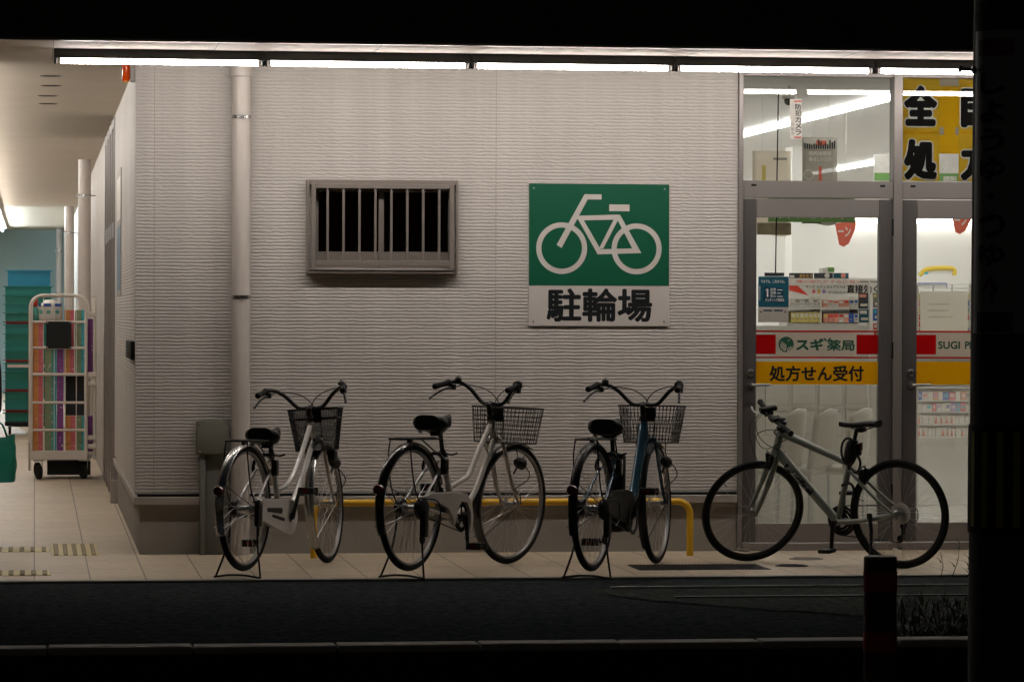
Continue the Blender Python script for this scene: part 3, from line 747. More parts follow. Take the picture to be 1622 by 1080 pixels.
# ================================================================== BICYCLES
def arc(c, R, a0, a1, n, y=0.0):
    return [(c[0] + R * math.cos(rad(a0 + (a1 - a0) * i / n)), y, c[1] + R * math.sin(rad(a0 + (a1 - a0) * i / n))) for i in range(n + 1)]

def wheel(parent, c, R, rim_mat, tr=.018, T=None, hub=None, nsp=36, phase=0.0, rim_h=.0125, valve=True):
    m = MB(); m.T = T
    Rc = R - tr
    prof = [(Rc + tr * math.cos(2 * math.pi * k / 12), tr * .95 * math.sin(2 * math.pi * k / 12)) for k in range(12)]
    C3 = (c[0], 0, c[1])
    m.lathe(prof, C3, UY, 'black_rubber', 72, closed=True)
    o = m.build('wheel', parent, 50)
    m = MB(); m.T = T; ro = R - 2 * tr + .004; ri = ro - rim_h
    m.lathe([(ro, -.012), (ro, .012), (ro - rim_h * .6, .0125), (ri, .006), (ri, -.006), (ro - rim_h * .6, -.0125)], C3, UY, rim_mat, 72, closed=True)
    m.build('rim', o, 30)
    hw = .035
    m = MB(); m.T = T
    for k in range(nsp):
        s = 1 if k % 2 else -1; a = 2 * math.pi * k / nsp + phase; tw = (1 if (k // 2) % 2 else -1) * rad(62)
        h = (c[0] + .022 * math.cos(a + tw), s * hw * .85, c[1] + .022 * math.sin(a + tw)); e = (c[0] + ri * math.cos(a), 0, c[1] + ri * math.sin(a))
        m.tube([h, e], .00115, 'zinc', 4, caps=False)
    if valve:
        m.tube([(c[0] + ri * math.cos(phase + .1), 0, c[1] + ri * math.sin(phase + .1)), (c[0] + (ri - .035) * math.cos(phase + .1), 0, c[1] + (ri - .035) * math.sin(phase + .1))], .003, 'black', 6)
    m.build('spokes', o, 0)
    m = MB(); m.T = T
    m.lathe([(.005, -.065), (.009, -.062), (.009, -.05), (.015, -.048), (.028, -hw), (.015, -hw + .006), (.014, hw - .006), (.028, hw), (.015, .048), (.009, .05), (.009, .062), (.005, .065)], C3, UY, hub or 'zinc', 20)
    m.build('hub', o, 40)
    return o

def mudguard(parent, c, R, a0, a1, mt, T=None, wd=.027, flare=False):
    m = MB(); m.T = T; n = 36; vs = []; fs = []; K = 8
    for i in range(n + 1):
        a = rad(a0 + (a1 - a0) * i / n)
        for k in range(K + 1):
            t = -1 + 2 * k / K; y = wd * math.sin(t * math.pi / 2); rr = R + .012 - .016 * (1 - math.cos(t * math.pi / 2))
            vs.append((c[0] + rr * math.cos(a), y, c[1] + rr * math.sin(a)))
    for i in range(n):
        for k in range(K): fs.append((i * (K + 1) + k, i * (K + 1) + k + 1, (i + 1) * (K + 1) + k + 1, (i + 1) * (K + 1) + k))
    m.add(vs, fs, mt)
    o = m.build('mudguard', parent, 60)
    md = o.modifiers.new('thickness', 'SOLIDIFY'); md.thickness = .0015
    return o

def saddle(parent, x, z, L=.27, W=.20, mt='black', sport=False):
    m = MB(); vs = []; fs = []; n = 14; K = 14
    for i in range(n + 1):
        t = i / n; px = x - L * .46 + L * t
        if sport: hw = W / 2 * (0.10 + .90 * (1 - t) ** 1.7) * (1 - .25 * max(0, .12 - t) / .12); top = .008 * math.cos((t - .1) * 5) ; th = .030 + .012 * (1 - t)
        else: hw = W / 2 * (0.20 + .80 * (1 / (1 + math.exp((t - .47) * 11)))) * (math.sin(min(1, (t + .08) / .22) * math.pi / 2) ** .6); top = .016 * (t - .45) ** 2 * 4 - .006 * math.sin(t * math.pi); th = .066 + .016 * (1 - t)
        if t > .92: hw *= math.sqrt(max(0.02, 1 - ((t - .92) / .08) ** 2)); 
        for k in range(K):
            a = 2 * math.pi * k / K; cy = math.cos(a); sz_ = math.sin(a)
            cy = math.copysign(abs(cy) ** .55, cy); sz2 = math.copysign(abs(sz_) ** (.6 if sz_ > 0 else .5), sz_)
            vs.append((px, hw * cy * (1 if sz_ > -.3 else .92), z + top - th / 2 + th / 2 * sz2))
    for i in range(n):
        for k in range(K): fs.append((i * K + k, i * K + (k + 1) % K, (i + 1) * K + (k + 1) % K, (i + 1) * K + k))
    fs.append(tuple(range(K))); fs.append(tuple(n * K + k for k in range(K))[::-1])
    m.add(vs, fs, mt)
    o = m.build('saddle', parent, 55)
    m = MB(); bz = z - (.035 if sport else .07)
    for s in (-1, 1):
        m.tube(spline([(x - L * .36, s * W * .26, bz + .015), (x - L * .2, s * .022, bz - .012), (x + L * .1, s * .022, bz - .012), (x + L * .42, s * .008, bz + .022)], 5), .0035, 'black_steel', 6)
        if not sport:
            P = [(x - L * .33 + .014 * math.cos(q * .8), s * W * .27 + .014 * math.sin(q * .8), bz + .02 - q * .0011) for q in range(34)]
            m.tube(P, .0022, 'black_steel', 5)
    m.rbox((x - L * .12, -.03, bz - .032), (x + L * .06, .03, bz - .004), 'black_steel', .006)
    m.build('saddle_rail', o, 40)
    return o

def grid_basket(parent, T, x0, x1, w0, w1, z0, z1, nv, nh, wire=.0017, fine=False, round_c=.045):
    """wire basket: bottom smaller than rim"""
    m = MB(); m.T = T
    def loop(t, grow=0):
        a = x0 - .0 * t; bx0 = x0; bx1 = x1 - (x1 - x0) * .10 * (1 - t); hw = w0 + (w1 - w0) * t; z = z0 + (z1 - z0) * t; rc = round_c
        P = []
        for cx, cy, s0 in ((bx1 - rc, hw - rc, 0), (bx0 + rc, hw - rc, 90), (bx0 + rc, -hw + rc, 180), (bx1 - rc, -hw + rc, 270)):
            for q in range(6): a = rad(s0 + 90 * q / 5); P.append(Vector((cx + rc * math.cos(a), cy + rc * math.sin(a), z)))
        return P
    def at(P, s):
        D = [0]
        for i in range(len(P)): D.append(D[-1] + (P[(i + 1) % len(P)] - P[i]).length)
        s = s % 1 * D[-1]
        for i in range(len(P)):
            if D[i + 1] >= s: return P[i].lerp(P[(i + 1) % len(P)], (s - D[i]) / max(1e-9, D[i + 1] - D[i]))
        return P[0]
    for k in range(nh + 1):
        t = k / nh; m.tube(loop(t), (.0045 if k == nh else .003 if k == 0 else wire), 'black_steel', 6 if k in (0, nh) else 4, closed=True)
    A, B_ = loop(0), loop(1)
    for k in range(nv):
        m.tube([at(A, k / nv), at(B_, k / nv)], wire, 'black_steel', 4, caps=False)
    n = 9 if not fine else 12
    for k in range(1, n):
        y = -w0 + 2 * w0 * k / n; m.tube([(x0 + .004, y, z0), (x0 + (x1 - x0) * .90, y, z0)], wire, 'black_steel', 4, caps=False)
    for k in range(1, 6):
        x = x0 + (x1 - x0) * .9 * k / 6; m.tube([(x, -w0, z0), (x, w0, z0)], wire, 'black_steel', 4, caps=False)
    if fine:  # solid strips on the fine-mesh basket
        for k in (int(nh * .78),):
            m.tube(loop(k / nh), .004, 'black_steel', 5, closed=True)
        P = loop(0); m.add([p for p in P], [tuple(range(len(P)))], 'black')
    return m.build('basket', parent, 50)

def city_bike(name, label, rc, az, steer, pitch, paint, guard_mat, style, basket, crank_deg, scale=1.0, fz=0.0, sad=.835, bar=.915, bwf=1.0, rim_mat='rim_alu', lean=0.0, bar_turn=0.0):
    """parked city bicycle; x forward, y left, origin under the rear axle"""
    R = .345; WB = 1.18
    root = empty(name, rc, (rad(lean), pitch, rad(az)), scale); root.rotation_mode = 'XYZ'
    tag(root, label, 'bicycle', 'bicycles parked outside the shop')
    ra, fa = (0, R), (WB, R)
    def ax(z): return 1.147 - .455 * (z - .345)
    A0 = Vector((ax(.70), 0, .70)); AD = (Vector((ax(1.0), 0, 1.0)) - A0).normalized()
    T = Matrix.Translation(A0) @ Matrix.Rotation(steer, 4, AD) @ Matrix.Translation(-A0)
    H = Matrix.Translation(A0) @ Matrix.Rotation(steer + bar_turn, 4, AD) @ Matrix.Translation(-A0)
    wheel(root, ra, R, rim_mat, phase=.3); wheel(root, fa, R, rim_mat, T=T, phase=1.1)
    BB = (.50, .285); ST = (.362, .635)
    # frame
    m = MB()
    hb, ht = (ax(.715), .715), (ax(.83), .83)
    m.tube([(hb[0], 0, hb[1]), (ht[0], 0, ht[1])], .0185, paint, 14)
    m.tube([(BB[0], 0, BB[1]), (ST[0], 0, ST[1])], .0165, paint, 12)
    m.cyl((BB[0], -.036, BB[1]), (BB[0], .036, BB[1]), .022, paint, 16)
    if style == 'loop':
        m.tube(spline([(ht[0] - .006, 0, ht[1] - .035), (.815, 0, .655), (.70, 0, .535), (.58, 0, .462), (.435, 0, .435)], 8), .0140, paint, 12)
        m.tube(spline([(hb[0] + .004, 0, hb[1] + .012), (.865, 0, .565), (.755, 0, .435), (.64, 0, .345), (BB[0] + .015, 0, BB[1] + .01)], 8), .0155, paint, 12)
    elif style == 'bent':
        m.tube(spline([(ht[0] - .006, 0, ht[1] - .035), (.79, 0, .655), (.69, 0, .535), (.655, 0, .507), (.58, 0, .482), (.425, 0, .442)], 6), .0150, paint, 12)
        m.tube(spline([(hb[0] + .004, 0, hb[1] + .012), (.86, 0, .565), (.75, 0, .425), (.64, 0, .345), (BB[0] + .015, 0, BB[1] + .005)], 7), .0165, paint, 12)
        m.tube([(.835, 0, .70), (.905, 0, .635)], .007, paint, 8)
    else:
        m.tube(spline([(ht[0] - .002, 0, ht[1] - .035), (.84, 0, .60), (.73, 0, .40), (.60, 0, .325), (BB[0], 0, .325)], 8), [.026] * 33, paint, 14)
        m.tube(spline([(hb[0], 0, hb[1] + .01), (.825, 0, .545), (.72, 0, .36), (.60, 0, .30), (BB[0], 0, .30)], 8), [.022] * 33, paint, 14)
    for s in (-1, 1):
        m.tube(spline([(BB[0] - .02, s * .03, BB[1]), (.33, s * .042, .30), (.16, s * .055, .325), (0, s * .062, R)], 4), .0095, paint if style != 'bent' else 'white_paint', 8)
        m.tube([(ST[0] + .004, s * .018, ST[1] - .035), (.24, s * .045, .545), (0, s * .060, R)], .0075, 'silver_paint' if style != 'ebike' else paint, 8)
        m.rbox((-.022, s * .056 - .004, R - .025), (.022, s * .056 + .004, R + .022), 'zinc', .003, 1)
    m.lathe([(.020, -.016), (.020, .016)], (ST[0], 0, ST[1]), Vector((ST[0] - BB[0], 0, ST[1] - BB[1])), 'black_steel', 14)
    m.tube([(ST[0] + .02, -.012, ST[1]), (ST[0] + .055, -.028, ST[1] - .006), (ST[0] + .06, -.06, ST[1] + .004)], .006, 'black_steel', 8)
    if style == 'ebike':
        m.rbox((.405, -.045, .35), (.475, .045, .64), 'black', .02)           # battery behind the seat tube
    frame = m.build('frame', root, 45)
    # seat post, saddle
    SPz = sad - .11; spx = ST[0] - (SPz - ST[1]) * .375
    m = MB(); m.tube([(ST[0], 0, ST[1]), (spx, 0, SPz + .02)], .0125, 'black_steel', 12); m.build('seat_post', root, 40)
    saddle(root, spx - .035, sad, L=.27, W=.21)
    # fork with steerer
    m = MB(); m.T = T
    for s in (-1, 1):
        m.tube(spline([(ax(.725), s * .03, .722), (ax(.70), s * .052, .695), (ax(.55), s * .056, .55), (ax(.43) + .006, s * .058, .43), (WB, s * .060, R)], 5), [.0125] * 6 + [.0115] * 5 + [.0105] * 5 + [.009] * 5, paint, 10)
        m.rbox((WB - .014, s * .057 - .003, R - .012), (WB + .014, s * .057 + .003, R + .018), 'zinc', .003, 1)
    m.tube([(ax(.722), -.05, .708), (ax(.722), .05, .708)], .013, paint, 10)
    m.tube([(ax(.695), 0, .695), (ax(.725), 0, .725)], .021, 'black_steel', 12); m.tube([(ax(.825), 0, .825), (ax(.852), 0, .852)], .021, 'black_steel', 12)
    m.build('fork', root, 45)
    m = MB(); m.T = H; top = bar; tx = ax(top)
    m.tube([(ax(.85), 0, .85), (tx, 0, top)], .0135, 'black_steel', 12)
    m.tube([(tx, 0, top - .012), (tx + .032, 0, top + .004)], .015, 'black_steel', 12)
    hx_ = tx + .035
    half = [(hx_, 0, top + .002), (hx_ + .012, .05, top - .002), (hx_ + .014, .095, top + .012), (hx_ - .002, .165, top + .075), (hx_ - .022, .225, top + .108), (hx_ - .075, .262, top + .112), (hx_ - .15, .275, top + .098), (hx_ - .215, .288, top + .084)]
    half = [(x, y * bwf, z) for x, y, z in half]
    full = [(x, -y, z) for x, y, z in half[::-1]] + half[1:]
    m.tube(spline(full, 6), .0115, 'black_steel', 12)
    bar_ = m.build('handlebar', root, 50)
    for s in (-1, 1):
        G = MB(); G.T = H
        e0 = Vector((hx_ - .222, s * .2895 * bwf, top + .0825)); e1 = Vector((hx_ - .10, s * .268 * bwf, top + .1075)); d = (e1 - e0).normalized(); L = (e1 - e0).length
        G.lathe([(0, -.006), (.014, -.005), (.0175, .004), (.0165, .012), (.0155, L * .5), (.0165, L - .012), (.0195, L - .008), (.0195, L), (.012, L)], e0, d, 'black_rubber', 18); G.build('grip', bar_, 45)
        G = MB(); G.T = H
        c0 = Vector((hx_ - .072, s * .258 * bwf, top + .106))
        G.rbox(c0 + Vector((-.018, -.016, -.038)), c0 + Vector((.016, .016, -.006)), 'black', .006)
        G.tube(spline([c0 + Vector((-.004, 0, -.026)), c0 + Vector((-.055, s * .012, -.034)), c0 + Vector((-.115, s * .03, -.060)), c0 + Vector((-.165, s * .045, -.092))], 5), [.0065] * 6 + [.0055] * 6 + [.005] * 3 + [.006], 'black_steel', 8, flat=1.4)
        G.build('brake_lever', bar_, 45)
    bell_s = -1 if style == 'loop' else 1
    G = MB(); G.T = H; c0 = Vector((hx_ - .045, bell_s * .238 * bwf, top + .132)); G.lathe([(.021, -.012), (.021, -.004), (.017, .006), (.008, .011), (0, .012)], c0, (0, 0, 1), 'black', 20); G.lathe([(.005, .012), (.005, .018), (0, .019)], c0, UZ, 'chrome', 10); G.build('bell', bar_, 45)
    if style != 'loop':
        G = MB(); G.T = H; c0 = Vector((hx_ - .055, -.245 * bwf, top + .112)); G.lathe([(0, -.028), (.02, -.026), (.026, -.01), (.027, .018), (.018, .026), (0, .027)], c0, Vector((-.9, -.25, -.1)), 'black', 18); G.build('gear_shifter', bar_, 45)
    # cables
    m = MB(); m.T = H
    m.tube(spline([(hx_ - .06, .255 * bwf, top + .082), (hx_ - .01, .16, top + .10), (hx_ + .05, .04, top + .065), (hx_ + .075, -.035, top - .05), (hx_ + .06, -.045, top - .2), (ax(.72) + .05, -.03, .74)], 6), .003, 'black', 6)
    m.tube(spline([(hx_ - .06, -.255 * bwf, top + .082), (hx_ + .0, -.16, top + .105), (hx_ + .05, -.03, top + .06), (hx_ + .045, .035, top - .07), (hx_ + .02, .04, top - .2), (ax(.74) + .02, .03, .76)], 6), .003, 'black', 6)
    m.build('cable', bar_, 50)
    # crank set: arms, chainring, pedals
    cm = MB(); y0 = -.062
    cm.lathe([(.0, -.004), (.028, -.004), (.028, .004), (.0, .004)], (BB[0], y0, BB[1]), UY, 'black_steel', 20)
    cm.lathe([(.058, -.003), (.082, -.003), (.082, .003), (.058, .003)], (BB[0], y0 + .012, BB[1]), UY, 'black', 36, closed=True)
    for k in range(5):
        a = rad(72 * k + 20); cm.tube([(BB[0] + .02 * math.cos(a), y0 + .012, BB[1] + .02 * math.sin(a)), (BB[0] + .062 * math.cos(a), y0 + .012, BB[1] + .062 * math.sin(a))], .006, 'black', 6)
    ca, sa = math.cos(rad(crank_deg)), math.sin(rad(crank_deg)); cl = .160
    cm.tube([(BB[0], -.078, BB[1]), (BB[0] + ca * cl, -.090, BB[1] + sa * cl)], [.013, .009], 'black_steel' if style != 'loop' else 'black', 10); cm.tube([(BB[0], .06, BB[1]), (BB[0] - ca * cl, .075, BB[1] - sa * cl)], [.013, .009], 'black_steel', 10)
    cm.cyl((BB[0], -.085, BB[1]), (BB[0], .068, BB[1]), .013, 'black_steel', 12)
    crank = cm.build('crank', root, 45)
    for s, sg in ((-1, 1), (1, -1)):
        q = MB(); c0 = Vector((BB[0] + sg * ca * cl, s * .145, BB[1] + sg * sa * cl))
        q.rbox(c0 + Vector((-.046, -.045, -.020)), c0 + Vector((-.020, .045, .020)), 'black', .005); q.rbox(c0 + Vector((.020, -.045, -.020)), c0 + Vector((.046, .045, .020)), 'black', .005)
        q.cyl(c0 + Vector((0, -.045, 0)), c0 + Vector((0, .062, 0)) if s < 0 else c0 + Vector((0, .045, 0)), .010, 'black_steel', 10)
        if s > 0: q.cyl(c0 + Vector((0, -.065, 0)), c0, .007, 'black_steel', 8)
        for yy in (-.04, .032): q.rbox(c0 + Vector((-.022, yy, -.008)), c0 + Vector((.022, yy + .008, .008)), 'black', .002, 1)
        q.rbox(c0 + Vector((-.0475, -.02, -.008)), c0 + Vector((-.0462, .02, .008)), 'red_lens', .001, 1)
        q.build('pedal', crank, 40)
    # chain and its guard
    m = MB(); yc = -.050
    m.tube([(0, yc, R + .036), (BB[0], yc, BB[1] + .083)], .0045, 'black_steel', 6); m.tube([(0, yc, R - .036), (BB[0], yc, BB[1] - .083)], .0045, 'black_steel', 6)
    m.build('chain', root, 40)
    def stad(r0, r1, c0, c1, n=16):
        d = Vector((c1[0] - c0[0], c1[1] - c0[1])); th = math.atan2(d.y, d.x); al = math.acos((r0 - r1) / d.length)
        return [(c0[0] + r0 * math.cos(th + al + (2 * math.pi - 2 * al) * i / n), c0[1] + r0 * math.sin(th + al + (2 * math.pi - 2 * al) * i / n)) for i in range(n + 1)] + \
               [(c1[0] + r1 * math.cos(th - al + 2 * al * i / n), c1[1] + r1 * math.sin(th - al + 2 * al * i / n)) for i in range(n + 1)]
    m = MB()
    if style == 'loop':
        P = stad(.060, .100, (.10, R - .005), BB); m.prism(P, (0, -.036, 0), UX, UZ, (0, -.030, 0), 'white_plastic')
        P2 = stad(.011, .016, (.17, R - .010), (.36, .325)); m.prism(P2, (0, -.0665, 0), UX, UZ, (0, -.002, 0), 'black_steel')
        P2 = stad(.008, .010, (.24, R - .045), (.40, .275)); m.prism(P2, (0, -.0665, 0), UX, UZ, (0, -.002, 0), 'black_steel')
    elif style == 'bent':
        P = [(.04, .405), (.10, .425), (.36, .425), (.52, .412), (.575, .36), (.598, .285), (.585, .22), (.55, .175), (.52, .158), (.545, .20), (.56, .25), (.555, .32), (.52, .365), (.46, .372), (.415, .335), (.395, .26), (.375, .235), (.35, .29), (.30, .335), (.20, .365), (.06, .375)]
        m.prism(P, (0, -.052, 0), UX, UZ, (0, -.024, 0), 'white_paint')
    else:
        P = [(.10, .405), (.16, .435), (.40, .44), (.53, .425), (.575, .37), (.56, .30), (.52, .27), (.44, .25), (.38, .26), (.30, .275), (.16, .295), (.10, .33)]
        m.prism(P, (0, -.046, 0), UX, UZ, (0, -.022, 0), 'black'); m.lathe([(.062, -.003), (.088, -.003), (.088, .003), (.062, .003)], (BB[0] + .01, -.074, BB[1] - .012), UY, 'black_steel', 36, closed=True); m.rbox((.40, -.045, .20), (.62, .05, .40), 'black_steel', .03, 3)
    o = m.build('chain_guard', root, 30)
    bv = o.modifiers.new('edge', 'BEVEL'); bv.width = .004; bv.segments = 2; bv.limit_method = 'ANGLE'
    # rear brake drum, gear cover
    m = MB(); m.lathe([(.010, .04), (.048, .042), (.050, .062), (.044, .078), (.018, .082), (0, .082)], (0, 0, R), UY, 'black_steel', 24)
    m.rbox((.01, .068, R - .055), (.20, .076, R - .035), 'black_steel', .003)
    if style != 'loop':
        m.lathe([(.050, -.045), (.060, -.055), (.060, -.078), (.040, -.092), (0, -.094)], (.01, 0, R - .005), UY, 'black', 24)
        m.rbox((-.015, -.10, R - .16), (.035, -.066, R - .01), 'black_steel', .008); m.lathe([(.028, -.004), (.028, .004)], (.03, -.062, R - .17), UY, 'black', 18)
        m.tube(spline([(-.03, -.095, R + .05), (.11, -.11, R + .035), (.13, -.115, R - .05), (.06, -.115, R - .1)], 5), .004, 'black', 6)
    else:
        m.rbox((-.03, -.098, R - .10), (.035, -.068, R + .04), 'black', .012); m.lathe([(.020, -.07), (.022, -.085), (.012, -.1), (0, -.1)], (0, 0, R + .035), UY, 'chrome', 16); m.cyl((.012, -.08, R - .15), (.012, -.08, R - .10), .007, 'chrome', 8)
    m.build('rear_brake', root, 40)
    # mudguards with stays
    rg = mudguard(root, ra, R, 20, 204, guard_mat)
    fg = mudguard(root, fa, R, 62, 226, guard_mat, T=T)
    for g, cc, aa, TT in ((rg, ra, (196, ), None), (fg, fa, (212, ), T)):
        m = MB(); m.T = TT
        for a in aa:
            e = (cc[0] + (R + .01) * math.cos(rad(a)), cc[1] + (R + .01) * math.sin(rad(a)))
            for s in (-1, 1): m.tube([(cc[0], s * .066, cc[1]), (e[0], s * .028, e[1])], .0026, 'black_steel' if guard_mat != 'chrome' else 'zinc', 6)
        for s in (-1, 1):
            if g is rg: e = (R * math.cos(rad(158)), R + R * math.sin(rad(158))); m.tube([(0, s * .066, R), (e[0], s * .028, e[1])], .0026, 'black_steel', 6)
        m.build('mudguard_stay', g, 30)
    # rear carrier
    m = MB(); z = .718; xb, xf = -.165, .270
    for s in (-1, 1):
        m.tube(spline([(xf, s * .035, z + .002), (xf - .06, s * .058, z), (-.05, s * .062, z), (xb + .03, s * .06, z), (xb, s * .045, z - (.012 if style == 'ebike' else .002))], 4), .0048, 'black_steel', 8)
        m.tube(spline([(-.120, s * .062, z - .002), (-.125, s * .07, z - .10), (-.085, s * .073, z - .26), (-.01, s * .074, R + .012)], 4), .0042, 'black_steel', 8)
        if style != 'loop': m.tube([(xf - .06, s * .058, z), (ST[0] + .01, s * .022, ST[1] - .015)], .0045, 'black_steel', 8)
        else: m.tube([(xf - .03, s * .045, z), (ST[0] - .005, s * .022, ST[1] - .01)], .0045, 'black_steel', 8)
    m.tube([(xb, -.046, z - .002), (xb, .046, z - .002)], .0048, 'black_steel', 8)
    for k in range(5): xx = xb + .05 + k * .088; m.tube([(xx, -.062, z), (xx, .062, z)], .004, 'black_steel', 6)
    for s in (-.02, .02): m.tube([(xb + .02, s, z + .004), (xf - .02, s, z + .004)], .0035, 'black_steel', 6)
    m.rbox((-.03, -.012, R + R + .006), (.0, .012, z - .003), 'black_steel', .003)
    m.build('carrier', root, 45)
    # red reflector
    m = MB(); a = rad(164); c0 = Vector(((R + .018) * math.cos(a), 0, R + (R + .018) * math.sin(a)))
    m.lathe([(.030, 0), (.031, .010), (.024, .022), (0, .027)], c0, Vector((-1, 0, .1)), 'red_lens', 24); m.lathe([(.032, -.008), (.032, 0), (0, 0)], c0, Vector((-1, 0, .1)), 'black', 24)
    m.build('reflector', root, 40)
    # horseshoe lock and skirt guard
    m = MB(); lz = .575; lx = .235
    m.tube([(lx + .02 + .055 * math.sin(rad(q)) * .35, .062 * math.cos(rad(q)), lz + .062 * math.sin(rad(q))) for q in range(-35, 216, 12)], .011, 'black_gloss', 8); m.rbox((lx, -.085, lz - .055), (lx + .05, -.052, lz + .035), 'black_gloss', .008)
    m.build('wheel_lock', root, 45)
    # centre stand
    gz = fz                                           # local height of the ground under the rear wheel
    m = MB(); half = [(0, -.080, R), (-.012, -.084, .20), (-.035, -.100, .10), (-.075, -.132, gz + .012), (-.088, -.134, gz + .007), (-.092, -.115, gz + .008), (-.090, -.055, gz + .016), (-.090, 0, gz + .018)]
    m.tube(spline(half + [(x, -y, zz) for x, y, zz in half[:-1][::-1]], 5), .0058, 'black_steel', 8)
    m.rbox((-.02, -.09, R - .03), (.02, -.072, R + .02), 'black_steel', .004); m.build('kickstand', root, 50)
    # basket, its stays and the lamp
    bx0, bx1, bw0, bw1, bz0, bz1, nv, nh, fine = basket
    bk = grid_basket(root, H, bx0, bx1, bw0, bw1, bz0, bz1, nv, nh, .0013 if fine else .0021, fine)
    m = MB(); m.T = H; xm = bx0 + .10
    m.tube([(xm, .075, bz0), (xm + .02, .075, bz0 - .07), (WB, .070, R)], .0034, 'black_steel', 6)
    m.tube(spline([(xm + .02, -.085, bz0), (xm + .022, -.09, bz0 - .075), (xm + .08, -.135, bz0 - .16), (xm + .075, -.125, bz0 - .21), (xm + .03, -.078, bz0 - .26), (WB - .01, -.070, R + .05), (WB, -.070, R)], 5), .0034, 'black_steel', 6)
    m.tube([(ax(.85) + .015, 0, .855), (bx0, 0, .86)], .008, 'black_steel', 8); m.rbox((bx0 - .012, -.06, .815), (bx0 - .004, .03, .895), 'black', .004)
    m.build('basket_stay', bk, 40)
    m = MB(); m.T = T; c0 = Vector((ax(.57) + .085, -.072, .585))
    m.lathe([(0, -.03), (.018, -.028), (.028, -.01), (.034, .03), (.034, .036), (0, .042)], c0, Vector((.97, -.05, -.22)), 'black', 24); m.tube([c0 + Vector((-.01, .0, -.02)), (ax(.5) + .02, -.062, .52)], .007, 'chrome' if style != 'ebike' else 'black_steel', 8)
    if style == 'loop': m.rbox(c0 + Vector((-.06, -.025, -.0)), c0 + Vector((.02, .03, .07)), 'black', .015)
    m.build('headlamp', root, 45)
    return root

def place_city(name, label, rear_uv, az, steer, lift, D, **kw):
    s = D / .69
    g = at_z(rear_uv[0], rear_uv[1], 0.0)
    pitch = math.asin(lift / (1.18 * s))
    return city_bike(name, label, (g.x, g.y, lift), az, steer, pitch, scale=s, fz=-lift / s * (1 + .09 / 1.18), **kw)
place_city('city_bicycle', 'silver city bicycle with chrome mudguards, full white chain case and dark mesh front basket', (386, 913.5), 63, rad(7), .032, .685,
           paint='silver_paint', guard_mat='chrome', style='loop', basket=(.96, 1.17, .115, .150, .655, .895, 96, 30, True), crank_deg=68, bar_turn=rad(3), sad=.775, bar=.90, bwf=.86)
place_city('city_bicycle', 'white city bicycle with black mudguards, wide wire basket and open black chainring', (648, 914), 55, rad(-8), .034, .695,
           paint='white_paint', guard_mat='black_gloss', style='bent', basket=(.97, 1.24, .155, .178, .695, .895, 46, 8, False), crank_deg=-88, bar_turn=rad(3), bwf=.84)
place_city('city_bicycle', 'dark blue electric city bicycle with a thick down tube, nearest the hoop rail end', (937, 914.5), 63, rad(4), .034, .695,
           paint='navy_paint', guard_mat='black_steel', style='ebike', basket=(.96, 1.22, .14, .175, .695, .905, 52, 10, False), crank_deg=62, sad=.815, bar=.91, bwf=.91, bar_turn=rad(-4))

